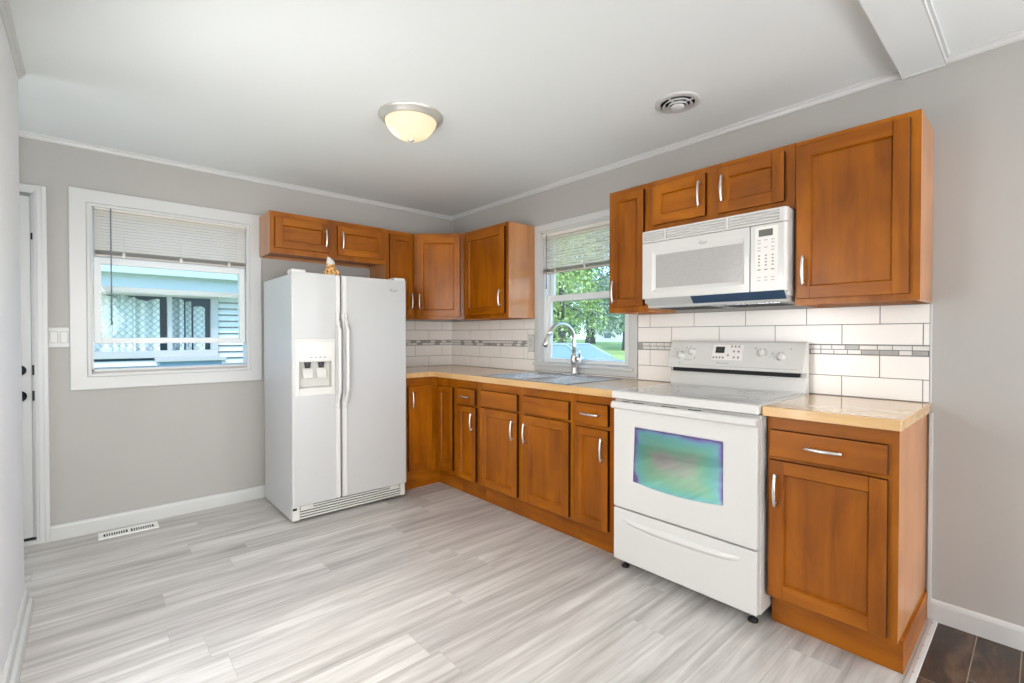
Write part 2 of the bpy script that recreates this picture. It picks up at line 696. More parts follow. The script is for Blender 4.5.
# back wall with window and door openings
W1 = (-2.745, -1.855, 1.02, 2.085)
D1 = (-3.86, -2.998, 0.0, 2.09)
mb = MB()
mb.box(-4.42, D1[0], 0, 0.12, -0.06, ZC)
mb.box(D1[0], D1[1], 0, 0.12, D1[3], ZC)
mb.box(D1[1], W1[0], 0, 0.12, -0.06, ZC)
mb.box(W1[0], W1[1], 0, 0.12, -0.06, W1[2])
mb.box(W1[0], W1[1], 0, 0.12, W1[3], ZC)
mb.box(W1[1], 0.12, 0, 0.12, -0.06, ZC)
struct('wall_back', mb, 'wall')
# right wall with window opening; no living-room window is cut
W2 = (-2.12, -1.27, 1.02, 2.075)
LW = (-7.1, -4.9, 0.55, 2.15)
mb = MB()
mb.box(0, 0.12, W2[1], 0, -0.06, ZC)
mb.box(0, 0.12, W2[0], W2[1], -0.06, W2[2])
mb.box(0, 0.12, W2[0], W2[1], W2[3], ZC)
mb.box(0, 0.12, -8.0, W2[0], -0.06, ZC)
struct('wall_right', mb, 'wall')
mb = MB()
mb.box(-3.11, -2.986, -8.0, -0.905, -0.06, ZC)
struct('wall_left', mb, 'wall_lit')
mb = MB()
mb.box(-4.42, -4.30, -1.72, 0, -0.06, ZC)
mb.box(-4.42, -3.11, -1.84, -1.72, -0.06, ZC)
struct('wall_hall', mb, 'wall')
mb = MB()
mb.box(-3.11, 0.12, -8.12, -8.0, -0.06, ZC)
struct('wall_front', mb, 'wall')


def crown(name, a, b, inward):
    """small cove strip under the ceiling from a to b"""
    a, b, n = Vector((*a, 0)), Vector((*b, 0)), Vector((*inward, 0))
    prof = [(0, ZC - 0.032), (0.006, ZC - 0.032), (0.012, ZC - 0.026), (0.016, ZC - 0.014), (0.024, ZC - 0.008), (0.024, ZC), (0, ZC)]
    mb = MB()
    mb.prism(prof, lambda p: tuple(a + n * p[0] + Vector((0, 0, p[1]))), lambda p: tuple(b + n * p[0] + Vector((0, 0, p[1]))))
    return struct(name, mb, 'trim')


crown('trim_1', (-4.3, 0), (0, 0), (0, -1))
crown('trim_2', (0, 0), (0, -3.562), (-1, 0))
crown('trim_3', (0, -3.707), (0, -8.0), (-1, 0))
crown('trim_4', (-2.986, -0.895), (-2.986, -8.0), (1, 0))
# shallow dropped header across the ceiling
mb = MB()
mb.box(-2.99, 0, -3.707, -3.562, ZC - 0.034, ZC)
mb.box(-2.99, 0, -3.712, -3.707, ZC - 0.034, ZC, 1)
mb.box(-2.99, 0, -3.722, -3.712, ZC - 0.012, ZC, 1)
mb.box(-0.012, 0, -3.707, -3.562, ZC - 0.042, ZC - 0.034, 1)
struct('beam', mb, ['ceiling', 'trim'])


def baseboard(name, a, b, inward, shoe=False):
    a, b, n = Vector((*a, 0)), Vector((*b, 0)), Vector((*inward, 0))
    prof = [(0, 0), (0.014, 0), (0.014, 0.075), (0.011, 0.086), (0.004, 0.092), (0, 0.092)]
    mb = MB()
    mb.prism(prof, lambda p: tuple(a + n * p[0] + Vector((0, 0, p[1]))), lambda p: tuple(b + n * p[0] + Vector((0, 0, p[1]))))
    if shoe:
        pr = [(0.014, 0), (0.032, 0), (0.031, 0.02), (0.026, 0.035), (0.014, 0.04)]
        mb.prism(pr, lambda p: tuple(a + n * p[0] + Vector((0, 0, p[1]))), lambda p: tuple(b + n * p[0] + Vector((0, 0, p[1]))))
    return struct(name, mb, 'trim')


baseboard('baseboard_back', (-2.939, 0), (-0.93, 0), (0, -1))
baseboard('baseboard_right', (0, -3.680), (0, -8.0), (-1, 0))
baseboard('baseboard_left', (-2.986, -0.905), (-2.986, -8.0), (1, 0), True)
# transition strip between the two floors
mb = MB()
mb.prism([(-3.705, 0), (-3.675, 0), (-3.677, 0.004), (-3.690, 0.006), (-3.703, 0.004)], lambda p: (-2.99, p[0], p[1]), lambda p: (-0.002, p[0], p[1]))
for k in range(26):
    x = -0.05 - k * 0.112
    mb.lathe([(0.0025, 0.0), (0.002, 0.0012), (0.0, 0.0014)], (x, -3.690, 0.0055), 8, 1)
struct('trim_5', mb, [plain('transition strip', rgb(196, 193, 190), 0.45), 'ink_dark'])
mb = MB()
mb.box(-0.012, 0, -3.680, -3.6685, 0, 0.908)
struct('trim_6', mb, 'trim')

# ------------------------------------------------------------------ window 1 (back wall)
w1 = struct_empty('window_1', (-2.3, 0, 1.02))


def casing_mb(mb, fr, u0, u1, z0, z1, width, wl=0.02, bottom=True):
    """picture-frame casing, outer extents given, mitred, with an inner bead"""
    for (a, b, th) in ((0.0, width * 0.8, wl), (width * 0.8, width, wl * 0.62)):
        o0, o1, p0, p1 = u0 + a, u1 - a, z0 + a, z1 - a
        i0, i1, q0, q1 = u0 + b, u1 - b, z0 + b, z1 - b
        quads = [((o0, p0), (i0, q0), (i0, q1), (o0, p1)), ((i1, q0), (o1, p0), (o1, p1), (i1, q1)), ((o0, p1), (i0, q1), (i1, q1), (o1, p1))]
        if bottom:
            quads.append(((o0, p0), (o1, p0), (i1, q0), (i0, q0)))
        for q in quads:
            mb.prism(list(q), lambda p: fr.p(p[0], 0.0, p[1]), lambda p, th=th: fr.p(p[0], th, p[1]))


mb = MB()
casing_mb(mb, FA, -2.843, -1.768, 0.907, 2.160, 0.100)
put('casing', mb, 'trim', w1, bevel=0.003)
mb = MB()
t = 0.012
mb.box(W1[0], W1[0] + t, -0.0, 0.12, W1[2], W1[3])
mb.box(W1[1] - t, W1[1], -0.0, 0.12, W1[2], W1[3])
mb.box(W1[0], W1[1], -0.0, 0.12, W1[3] - t, W1[3])
mb.box(W1[0], W1[1], -0.0, 0.12, W1[2], W1[2] + t)
put('jamb', mb, 'trim', w1)


def sash(parent, fr, u0, u1, z0, z1, wc, stile, top, bot, th=0.028, mat='trim'):
    mb = MB()
    fr.box(mb, u0, u0 + stile, wc - th / 2, wc + th / 2, z0, z1)
    fr.box(mb, u1 - stile, u1, wc - th / 2, wc + th / 2, z0, z1)
    fr.box(mb, u0 + stile, u1 - stile, wc - th / 2, wc + th / 2, z1 - top, z1)
    fr.box(mb, u0 + stile, u1 - stile, wc - th / 2, wc + th / 2, z0, z0 + bot)
    s = put('sash', mb, mat, parent, bevel=0.003)
    mb = MB()
    fr.box(mb, u0 + stile - 0.004, u1 - stile + 0.004, wc - 0.002, wc + 0.002, z0 + bot - 0.004, z1 - top + 0.004)
    put('pane', mb, 'glass', s)
    return s


M['vinyl'] = plain('white vinyl sash', rgb(222, 226, 226), 0.4)
sash(w1, FA, -2.731, -1.869, 1.535, 2.07, -0.088, 0.034, 0.035, 0.035, mat='vinyl')
sash(w1, FA, -2.731, -1.869, 1.196, 1.752, -0.052, 0.036, 0.045, 0.036, mat='vinyl')

# ------------------------------------------------------------------ window 2 (right wall)
w2 = struct_empty('window_2', (0, -1.7, 1.02))
mb = MB()
casing_mb(mb, FB, 1.206, 2.184, 0.965, 2.138, 0.064, 0.018)
FB.box(mb, 1.200, 2.160, 0.0, 0.034, 1.006, 1.024)
put('casing', mb, 'trim', w2, bevel=0.002)
mb = MB()
mb.box(0, 0.12, W2[1] - t, W2[1], W2[2], W2[3])
mb.box(0, 0.12, W2[0], W2[0] + t, W2[2], W2[3])
mb.box(0, 0.12, W2[0], W2[1], W2[3] - t, W2[3])
mb.box(0, 0.12, W2[0], W2[1], W2[2], W2[2] + t)
put('jamb', mb, 'trim', w2)
mb = MB()
for a, b in ((1.282, 1.302), (2.088, 2.108)):
    FB.box(mb, a, b, -0.1, -0.02, 1.032, 2.063)
put('side_track', mb, 'vinyl', w2, bevel=0.002)
sash(w2, FB, 1.302, 2.088, 1.52, 2.06, -0.082, 0.040, 0.035, 0.045, mat='vinyl')
sash(w2, FB, 1.296, 2.094, 1.034, 1.566, -0.050, 0.044, 0.045, 0.030, mat='vinyl')

# ------------------------------------------------------------------ door 1
d1 = struct_empty('door_1', (-3.43, 0, 0))
mb = MB()
for (dx0, dx1, dz0, dz1, th) in ((0, 0.013, 0, 0.012, 0.010), (0.013, 0.038, 0.012, 0.032, 0.016), (0.038, 0.059, 0.032, 0.045, 0.020)):
    FA.box(mb, -2.998 + dx0, -2.998 + dx1, 0, th, 0, 2.09 + dz1)
    FA.box(mb, -3.92, -2.998 + dx0, 0, th, 2.09 + dz0, 2.09 + dz1)
put('casing', mb, 'trim', d1, bevel=0.002)
mb = MB()
mb.box(-3.845, -3.012, 0.03, 0.07, 0.035, 2.075)
for (z0, z1) in ((0.2, 0.95), (1.1, 1.95)):
    for (a, b) in ((-3.75, -3.48), (-3.37, -3.11)):
        mb.box(a, b, 0.024, 0.03, z0, z1)
slab = put('slab', mb, 'trim', d1, bevel=0.003)
mb = MB()
mb.lathe([(0.033, 0.0), (0.033, -0.008), (0.014, -0.012), (0.013, -0.04), (0.026, -0.048), (0.030, -0.062), (0.022, -0.074), (0.0, -0.077)], (-3.066, 0.03, 0.886), 20, 0, 'y')
put('knob', mb, 'bronze', slab)
mb = MB()
mb.lathe([(0.032, 0.0), (0.030, -0.014), (0.020, -0.020), (0.0, -0.021)], (-3.066, 0.03, 1.040), 20, 0, 'y')
put('deadbolt', mb, 'bronze', slab)
mb = MB()
mb.box(-2.9985, -2.9955, 0.0, 0.03, 0.0, 2.09)
mb.box(-3.011, -2.9985, 0.03, 0.06, 0.0, 2.09)
put('jamb', mb, 'trim', d1)
for z in (1.04, 0.886, 1.84):
    mb = MB()
    h = 0.03 if z < 1.5 else 0.02
    mb.box(-3.011, -2.9995, 0.026, 0.03, z - h, z + h)
    put('strike_plate', mb, 'bronze', d1)
mb = MB()
mb.box(-3.86, -2.998, 0.0, 0.12, 0.0, 0.02, 0)
mb.box(-3.86, -2.998, 0.028, 0.072, 0.02, 0.034, 1)
put('threshold', mb, ['trim', 'rubber'], d1)

# ------------------------------------------------------------------ backsplash tiles
def splash(name, label, fr, u_end, z_top_fn, joints0, skip, org):
    """fr frame; tiles on 0.303 module; skip(u0,u1,z0,z1) -> list of (u0,u1) kept"""
    mb = MB()
    rows = [(0.952, 1.050, 0), (1.050, 1.154, 1), (1.203, 1.300, 0), (1.300, 1.386, 1)]
    pieces = []
    for z0, z1, par in rows:
        off = joints0[par]
        us = [0.0]
        u = off
        while u < u_end - 0.004:
            if u > 0.004:
                us.append(u)
            u += 0.303
        us.append(u_end)
        for a, b in zip(us, us[1:]):
            pieces.append((a, b, z0, z1, 0))
    rnd = random.Random(5)
    for z0, z1 in ((1.156, 1.178), (1.1785, 1.2005)):
        u = 0.0 if z0 < 1.17 else -0.03
        while u < u_end:
            l = rnd.choice((0.047, 0.056, 0.056, 0.07))
            pieces.append((max(u, 0), min(u + l, u_end), z0, z1, 1 if rnd.random() < 0.38 else 2))
            u += l
    g = 0.0018
    back = []
    for a, b, z0, z1, mi in pieces:
        for (c, d, e, f) in skip(a, b, z0, z1):
            if d - c < 0.006 or f - e < 0.006:
                continue
            fr.box(mb, c + g, d - g, 0.003, 0.0085, e + g, f - g, mi)
            back.append((c, d, e, f))
    for (c, d, e, f) in back:
        fr.box(mb, c - 0.0005, d + 0.0005, 0.0006, 0.0065, e - 0.0005, f + 0.0005, 3)
    o = put(name, mb, ['tile', 'tile_grey', 'tile_white', 'grout'], None, org)
    tag(o, label, 'backsplash')
    return o


def rect_minus(r, h):
    """rectangle minus hole -> rectangles"""
    a, b, z0, z1 = r
    c, d, e, f = h
    if b <= c or a >= d or z1 <= e or z0 >= f:
        return [r]
    out = []
    if a < c:
        out.append((a, c, z0, z1))
    if b > d:
        out.append((d, b, z0, z1))
    m0, m1 = max(a, c), min(b, d)
    if z0 < e:
        out.append((m0, m1, z0, e))
    if z1 > f:
        out.append((m0, m1, f, z1))
    return out


HOLE_W = (1.203, 2.187, 0.962, 3.0)
HOLE_O = (1.116, 1.196, 1.116, 1.252)


def skipB(a, b, z0, z1):
    rs = [(a, b, z0, z1)]
    for h in (HOLE_W, HOLE_O):
        rs = [q for r in rs for q in rect_minus(r, h)]
    return rs


splash('tile_backsplash', 'white subway tile backsplash with grey mosaic band running behind the sink and stove', FB, 3.668, None, (0.312, 0.158), skipB, (0, 0, 0.95))
FA2 = Fr((0, 0, 0), (-1, 0, 0), (0, -1, 0))
splash('tile_backsplash', 'short run of white subway tile beside the refrigerator in the corner', FA2, 0.94, None, (0.282, 0.130), lambda a, b, z0, z1: [(max(a, 0.0095), b, z0, z1)], (0, 0, 0.95))
mb = MB()
FB.box(mb, 3.668, 3.675, 0, 0.0095, 0.951, 1.386)
struct('trim_7', mb, 'trim')

# ================================================================== CABINETS
def arc_pull(fr, u, z, wface, horizontal, L=0.128):
    """arched bar pull: two posts and a bowed bar"""
    mb = MB()
    n = 14
    path = []
    for i in range(n + 1):
        s = i / n
        a = (s - 0.5) * L * 1.06
        h = wface + 0.022 + 0.010 * (1 - (2 * s - 1) ** 2)
        path.append(fr.p(u + (a if horizontal else 0), h, z + (0 if horizontal else a)))
    r = [0.0056 + 0.0016 * (1 - abs(2 * i / n - 1)) for i in range(n + 1)]
    mb.tube(path, r, 10)
    for s in (-1, 1):
        a = s * L * 0.43
        p0 = fr.p(u + (a if horizontal else 0), wface - 0.001, z + (0 if horizontal else a))
        p1 = fr.p(u + (a if horizontal else 0), wface + 0.026, z + (0 if horizontal else a))
        mb.tube([p0, p1], [0.0055, 0.0042], 10)
    return mb


def shaker(fr, u0, u1, z0, z1, w, rail=0.055, th=0.02):
    """recessed-panel door: stiles (upright grain), rails (level grain), sloped sticking and a panel"""
    mb = MB()
    if u1 - u0 < 0.24:
        rail = 0.045
    # faces: bottom, top, back, right, front, left; the outer edge uses the dark wood
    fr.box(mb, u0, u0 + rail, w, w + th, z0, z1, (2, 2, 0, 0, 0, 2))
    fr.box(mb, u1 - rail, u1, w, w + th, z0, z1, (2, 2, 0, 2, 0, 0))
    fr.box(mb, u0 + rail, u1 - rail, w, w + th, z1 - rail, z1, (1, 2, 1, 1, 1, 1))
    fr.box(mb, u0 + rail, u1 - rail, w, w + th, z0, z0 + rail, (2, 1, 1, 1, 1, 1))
    a, b, c, d = u0 + rail, u1 - rail, z0 + rail, z1 - rail
    e = 0.0055
    P = fr.p
    wf, wp = w + th - 0.002, w + th - 0.0125
    o = [P(a, wf, c), P(b, wf, c), P(b, wf, d), P(a, wf, d)]
    i = [P(a + e, wp, c + e), P(b - e, wp, c + e), P(b - e, wp, d - e), P(a + e, wp, d - e)]
    mb.add(o + i, [(0, 1, 5, 4), (1, 2, 6, 5), (2, 3, 7, 6), (3, 0, 4, 7)], 0)
    fr.box(mb, a + e * 0.9, b - e * 0.9, w + 0.003, wp, c + e * 0.9, d - e * 0.9, 0 if (d - c) > 0.25 else 1)
    return mb


def slab_front(fr, u0, u1, z0, z1, w, th=0.02):
    mb = MB()
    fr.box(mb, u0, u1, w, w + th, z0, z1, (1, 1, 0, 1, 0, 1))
    return mb


def face_frame(fr, u0, u1, z0, z1, w0, w1, openings, mi_v=0, mi_h=1):
    """flat frame with rectangular openings (given as list) built from a grid"""
    mb = MB()

    def fm(a, b, m):
        return (m, m, m, 2 if b == u1 else m, m, 2 if a == u0 else m)
    us = sorted({u0, u1, *[o[0] for o in openings], *[o[1] for o in openings]})
    zs = sorted({z0, z1, *[o[2] for o in openings], *[o[3] for o in openings]})
    # merge cells into vertical strips
    for a, b in zip(us, us[1:]):
        run = None
        for c, d in zip(zs, zs[1:]):
            um, zm = (a + b) / 2, (c + d) / 2
            hole = any(o[0] < um < o[1] and o[2] < zm < o[3] for o in openings)
            if hole:
                if run:
                    fr.box(mb, a, b, w0, w1, run[0], run[1], fm(a, b, run[2]))
                run = None
            else:
                if run:
                    run = (run[0], d, run[2])
                else:
                    run = (c, d, 0)
        if run:
            fr.box(mb, a, b, w0, w1, run[0], run[1], fm(a, b, 0 if run[1] - run[0] > 0.3 else 1))
    return mb


def cabinet(name, label, fr, u0, u1, z0, z1, depth, doors=(), drawers=(), base=False, top=True, bottom_up=0.02, kick_w=None, group=None, wall_gap=0.002, kick_end=False):
    """doors: (u0,u1,z0,z1,handle_u,handle_z) ; drawers: (u0,u1,z0,z1,has_handle)"""
    mid = fr.p((u0 + u1) / 2, depth / 2, 0 if base else z0)
    root = empty(name, mid, label, 'cabinet', group)
    ft = 0.02
    mb = MB()
    s = 0.014
    g = 0.0012
    zb = z0
    fr.box(mb, u0 + g, u0 + s, wall_gap, depth - ft, zb, z1, 0)
    fr.box(mb, u1 - s, u1 - g, wall_gap, depth - ft, zb, z1, 0)
    fr.box(mb, u0 + s, u1 - s, wall_gap, wall_gap + 0.008, zb, z1, 0)
    fr.box(mb, u0 + s, u1 - s, wall_gap + 0.008, depth - ft, zb + bottom_up, zb + bottom_up + 0.012, 1)
    if top:
        fr.box(mb, u0 + s, u1 - s, wall_gap + 0.008, depth - ft, z1 - 0.016, z1, 1)
    put('carcass', mb, ['wood_side_sheen', 'wood_h'], root)
    ops = []
    for d in list(doors) + list(drawers):
        ops.append((d[0] + 0.012, d[1] - 0.012, d[2] + 0.012, d[3] - 0.012))
    mb = face_frame(fr, u0 + g, u1 - g, z0, z1, depth - ft, depth, ops)
    put('face_frame', mb, ['wood_v', 'wood_h', 'wood_side_sheen'], root)
    for d in doors:
        mb = shaker(fr, d[0], d[1], d[2], d[3], depth + 0.001)
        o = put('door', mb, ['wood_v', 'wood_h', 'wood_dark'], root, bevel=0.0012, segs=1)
        if d[4] is not None:
            put('handle', arc_pull(fr, d[4], d[5], depth + 0.021, False), 'nickel', o)
    for d in drawers:
        mb = slab_front(fr, d[0], d[1], d[2], d[3], depth + 0.001)
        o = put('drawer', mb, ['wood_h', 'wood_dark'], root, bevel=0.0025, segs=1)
        if d[4]:
            put('handle', arc_pull(fr, (d[0] + d[1]) / 2, (d[2] + d[3]) / 2, depth + 0.021, True, 0.12), 'nickel', o)
    if base:
        mb = MB()
        fr.box(mb, u0 + g, u1 - g, kick_w - 0.016, kick_w, 0.001, z0 + 0.004, 0)
        if kick_end:
            fr.box(mb, u1 - g, u1 + 0.006, 0.004, kick_w + 0.002, 0.001, 0.118, 0)
            fr.box(mb, u1 - s, u1 - g, wall_gap, kick_w - 0.016, 0.001, z0 + 0.002, 0)
        put('toe_kick', mb, ['wood_h'], root)
    return root


ZT, ZB = 2.1413, 1.388
UD = 0.297
# --- upper, back wall
cabinet('upper_cabinet', 'low two-door wood cabinet hung above the white refrigerator', FA, -1.783, -0.886, 1.842, ZT + 0.004, UD,
        doors=[(-1.750, -1.360, 1.884, 2.104, -1.392, 1.990), (-1.296, -0.906, 1.880, 2.108, -1.262, 1.990)])
cabinet('upper_cabinet', 'narrow wood wall cabinet partly behind the refrigerator top', FA, -0.886, -0.613, ZB, ZT, UD,
        doors=[(-0.850, -0.632, 1.425, 2.110, -0.655, 1.545)])
# --- diagonal corner cabinet
FD = Fr((-0.612, -UD, 0), (R2, -R2, 0), (-R2, -R2, 0))
LD = math.hypot(0.612 - UD, 0.612 - UD)
root = empty('upper_cabinet', (-0.3, -0.3, ZB), 'corner wood wall cabinet set at an angle between the two walls', 'cabinet')
mb = MB()
poly = [(-0.002, -0.002), (-0.002, -0.611), (-0.285, -0.611), (-0.600, -0.296), (-0.611, -0.285), (-0.611, -0.002)]
mb.prism(poly, lambda p: (p[0], p[1], ZB + 0.02), lambda p: (p[0], p[1], ZT))
put('carcass', mb, ['wood_v'], root)
mb = face_frame(FD, 0.001, LD - 0.001, ZB, ZT, -0.02, 0.0, [(0.045, LD - 0.045, 1.435, 2.095)])
put('face_frame', mb, ['wood_v', 'wood_h', 'wood_side_sheen'], root)
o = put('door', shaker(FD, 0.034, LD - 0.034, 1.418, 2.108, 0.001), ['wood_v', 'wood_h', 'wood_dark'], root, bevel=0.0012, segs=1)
put('handle', arc_pull(FD, 0.062, 1.545, 0.021, False), 'nickel', o)
# --- upper, right wall left of window
cabinet('upper_cabinet', 'dark wood wall cabinet with one door beside the sink window', FB, 0.613, 1.204, ZB, ZT, UD,
        doors=[(0.648, 1.172, 1.424, 2.108, 1.135, 1.545)])
# --- right set
cabinet('upper_cabinet', 'narrow single-door wood wall cabinet between window and microwave', FB, 2.167, 2.452, ZB, ZT, UD,
        doors=[(2.196, 2.425, 1.424, 2.110, 2.222, 1.515)])
cabinet('upper_cabinet', 'low wood cabinet with two small doors directly over the microwave', FB, 2.452, 3.2235, 1.838, ZT, UD,
        doors=[(2.486, 2.800, 1.884, 2.108, 2.772, 1.998), (2.866, 3.182, 1.880, 2.112, 2.895, 1.998)])
cabinet('upper_cabinet', 'large single-door wood wall cabinet to the side of the microwave', FB, 3.2235, 3.673, ZB, ZT, UD,
        doors=[(3.236, 3.640, 1.416, 2.114, 3.268, 1.541)])

# --- base cabinets
BW, KW = 0.592, 0.532
BT, BB = 0.9085, 0.135
# corner unit with two doors meeting at the inside corner
root = empty('base_cabinet', (-0.45, -0.45, 0), 'wood corner base cabinet with two doors meeting in the inside corner', 'cabinet')
AW, AKW = 0.632, 0.584
mb = MB()
mb.box(-0.926, -0.912, -AW + 0.02, -0.01, 0.002, BT, 0)
mb.box(-0.912, -0.01, -0.024, -0.01, 0.002, BT, 0)
mb.box(-0.024, -0.01, -0.918, -0.024, 0.002, BT, 0)
mb.box(-BW + 0.02, -0.024, -0.918, -0.906, BB, BT, 0)
mb.box(-0.912, -0.024, -0.60, -0.024, BB + 0.01, BB + 0.022, 0)
mb.box(-BW + 0.02, -0.024, -0.906, -0.60, BB + 0.01, BB + 0.022, 0)
put('carcass', mb, ['wood_v'], root)
mb = face_frame(FA, -0.926, -BW, BB, BT, AW - 0.02, AW, [(-0.852, -0.665, 0.18, 0.825)])
mb2 = face_frame(FB, AW, 0.918, BB, BT, BW - 0.02, BW, [(0.715, 0.872, 0.195, 0.815)])
mb.add(mb2.v, mb2.f, 0)
put('face_frame', mb, ['wood_v', 'wood_h', 'wood_side_sheen'], root)
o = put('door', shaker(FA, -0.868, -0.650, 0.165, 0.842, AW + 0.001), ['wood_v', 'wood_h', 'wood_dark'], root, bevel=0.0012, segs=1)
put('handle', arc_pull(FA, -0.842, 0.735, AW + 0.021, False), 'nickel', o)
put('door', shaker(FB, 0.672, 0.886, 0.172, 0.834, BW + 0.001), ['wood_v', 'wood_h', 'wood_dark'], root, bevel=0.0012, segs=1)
mb = MB()
FA.box(mb, -0.926, -KW, AKW - 0.016, AKW, 0.001, BB + 0.004)
FB.box(mb, AKW - 0.016, 0.918, KW - 0.016, KW, 0.001, BB + 0.004)
put('toe_kick', mb, 'wood_h', root)

cabinet('base_cabinet', 'narrow wood base cabinet with drawer between corner unit and sink cabinet', FB, 0.919, 1.215, BB, BT, BW,
        doors=[(0.950, 1.186, 0.148, 0.706, 1.158, 0.602)], drawers=[(0.950, 1.178, 0.722, 0.842, True)], base=True, kick_w=KW)
cabinet('base_cabinet', 'wide two-door wood sink cabinet with blank panels below the sink', FB, 1.215, 2.127, BB, BT, BW,
        doors=[(1.240, 1.645, 0.152, 0.720, 1.612, 0.606), (1.704, 2.106, 0.152, 0.722, 1.734, 0.606)],
        drawers=[(1.250, 1.645, 0.734, 0.848, False), (1.704, 2.106, 0.738, 0.850, False)], top=False, base=True, kick_w=KW)
cabinet('base_cabinet', 'narrow wood base cabinet with drawer right against the stove', FB, 2.127, 2.456, BB, BT, BW,
        doors=[(2.160, 2.394, 0.150, 0.714, 2.362, 0.608)], drawers=[(2.160, 2.394, 0.736, 0.858, True)], base=True, kick_w=KW)
cabinet('base_cabinet', 'free-ended wood base cabinet with its own countertop past the stove', FB, 3.2165, 3.661, BB, BT, BW,
        doors=[(3.232, 3.630, 0.150, 0.724, 3.260, 0.604)], drawers=[(3.232, 3.630, 0.740, 0.852, True)], base=True, kick_w=KW, kick_end=True)

# ------------------------------------------------------------------ countertops, sink, faucet
mb = MB()
poly = [(-0.009, -0.009), (-0.009, -2.4605), (-0.645, -2.4605), (-0.645, -0.660), (-0.930, -0.660), (-0.930, -0.009)]
mb.prism(poly, lambda p: (p[0], p[1], 0.910), lambda p: (p[0], p[1], 0.950))
ct = put('countertop', mb, 'butcher', None, (-0.4, -1.2, 0.91), bevel=0.003)
tag(ct, 'long L-shaped butcher-block countertop holding the steel sink', 'countertop')
SX0, SX1, SY0, SY1 = -0.600, -0.050, -2.085, -1.245
c = MB()
c.box(SX0 + 0.02, SX1 - 0.02, SY0 + 0.02, SY1 - 0.02, 0.85, 1.0)
cut(ct, c)
mb = MB()
mb.box(-0.645, -0.009, -3.673, -3.2135, 0.910, 0.950)
ct2 = put('countertop', mb, 'butcher', None, (-0.33, -3.45, 0.91), bevel=0.003)
tag(ct2, 'short butcher-block countertop with an exposed end past the stove', 'countertop')

sk = empty('sink', (-0.325, -1.665, 0.95), 'stainless double-bowl drop-in sink in the countertop below the window', 'sink')
mb = MB()
rim = 0.03
ym = -1.665
B = [(SX0 + rim, SX1 - 0.095, SY0 + rim, ym - 0.018), (SX0 + rim, SX1 - 0.095, ym + 0.018, SY1 - rim)]
xs = [SX0, SX0 + rim, SX1 - 0.095, SX1]
ys = [SY0, SY0 + rim, ym - 0.018, ym + 0.018, SY1 - rim, SY1]
for i in range(3):
    for j in range(5):
        if i == 1 and j in (1, 3):
            continue
        mb.box(xs[i], xs[i + 1], ys[j], ys[j + 1], 0.9502, 0.9552)
put('rim', mb, 'steel', sk)
for (x0, x1, y0, y1) in B:
    mb = MB()
    s = 0.02
    zt, zb = 0.953, 0.78
    o_ = [(x0, y0, zt), (x1, y0, zt), (x1, y1, zt), (x0, y1, zt)]
    i_ = [(x0 + s, y0 + s, zb), (x1 - s, y0 + s, zb), (x1 - s, y1 - s, zb), (x0 + s, y1 - s, zb)]
    mb.add(o_ + i_, [(0, 1, 5, 4), (1, 2, 6, 5), (2, 3, 7, 6), (3, 0, 4, 7), (4, 5, 6, 7)])
    cx, cy = (x0 + x1) / 2, (y0 + y1) / 2
    b = put('basin', mb, 'steel', sk)
    mb = MB().lathe([(0.04, 0.0), (0.038, 0.003), (0.02, 0.001), (0.0, 0.001)], (cx, cy, zb + 0.0005), 20)
    put('drain', mb, 'nickel', b)

fc = empty('faucet', (-0.09, -1.70, 0.9552), 'brushed nickel gooseneck faucet rising behind the sink', 'faucet')
fx, fy = -0.092, -1.70
mb = MB()
pl = []
for k in range(28):
    a = 2 * math.pi * k / 28
    pl.append((fx + 0.028 * math.cos(a), fy + math.copysign(0.085, math.sin(a)) + 0.028 * math.sin(a)))
mb.prism(pl, lambda p: (p[0], p[1], 0.9555), lambda p: (p[0], p[1], 0.962))
put('deck_plate', mb, 'nickel', fc, bevel=0.002)
mb = MB()
mb.lathe([(0.024, 0.962), (0.024, 0.975), (0.017, 0.99), (0.017, 1.03), (0.024, 1.04), (0.026, 1.06), (0.026, 1.09), (0.020, 1.105), (0.014, 1.115), (0.0, 1.115)], (fx, fy, 0), 24)
body = put('body', mb, 'nickel', fc)
mb = MB()
# spout: straight up then a half loop towards the room, with a pull-down spray head
path = [(fx, fy, 1.10), (fx, fy, 1.18)]
R = 0.138
for k in range(1, 15):
    a = math.pi * k / 14 * 0.88
    path.append((fx - R + R * math.cos(a), fy + 0.0, 1.205 + R * math.sin(a) * 0.92))
mb.tube(path, 0.0145, 14)
put('spout', mb, 'nickel', fc)
e = Vector(path[-1])
dr = (e - Vector(path[-2])).normalized()
mb = MB()
mb.tube([e, e + dr * 0.012, e + dr * 0.03, e + dr * 0.075, e + dr * 0.088], [0.0135, 0.0155, 0.0165, 0.019, 0.016], 16)
put('spray_head', mb, 'nickel', fc)
mb = MB()
mb.tube([(fx, fy - 0.02, 1.075), (fx, fy - 0.055, 1.075)], [0.021, 0.019], 16)
mb.tube([(fx, fy - 0.047, 1.085), (fx - 0.012, fy - 0.06, 1.11), (fx - 0.028, fy - 0.07, 1.150)], [0.009, 0.0075, 0.006], 10)
put('lever', mb, 'nickel', fc)

# ================================================================== REFRIGERATOR
fg = empty('refrigerator', (-1.355, -0.4, 0), 'white side-by-side refrigerator with dispenser and bottom grille', 'refrigerator')
FX0, FX1, FM = -1.772, -0.938, -1.447
mb = MB()
mb.box(FX0 + 0.002, FX1 - 0.002, -0.69, -0.085, 0.022, 1.652)
put('body', mb, 'appliance_tex', fg, bevel=0.006)
for x in (FX0 + 0.05, FX1 - 0.05):
    for y in (-0.64, -0.14):
        mb = MB().lathe([(0.02, 0.0005), (0.02, 0.024)], (x, y, 0), 14)
        put('roller', mb, 'rubber', fg)


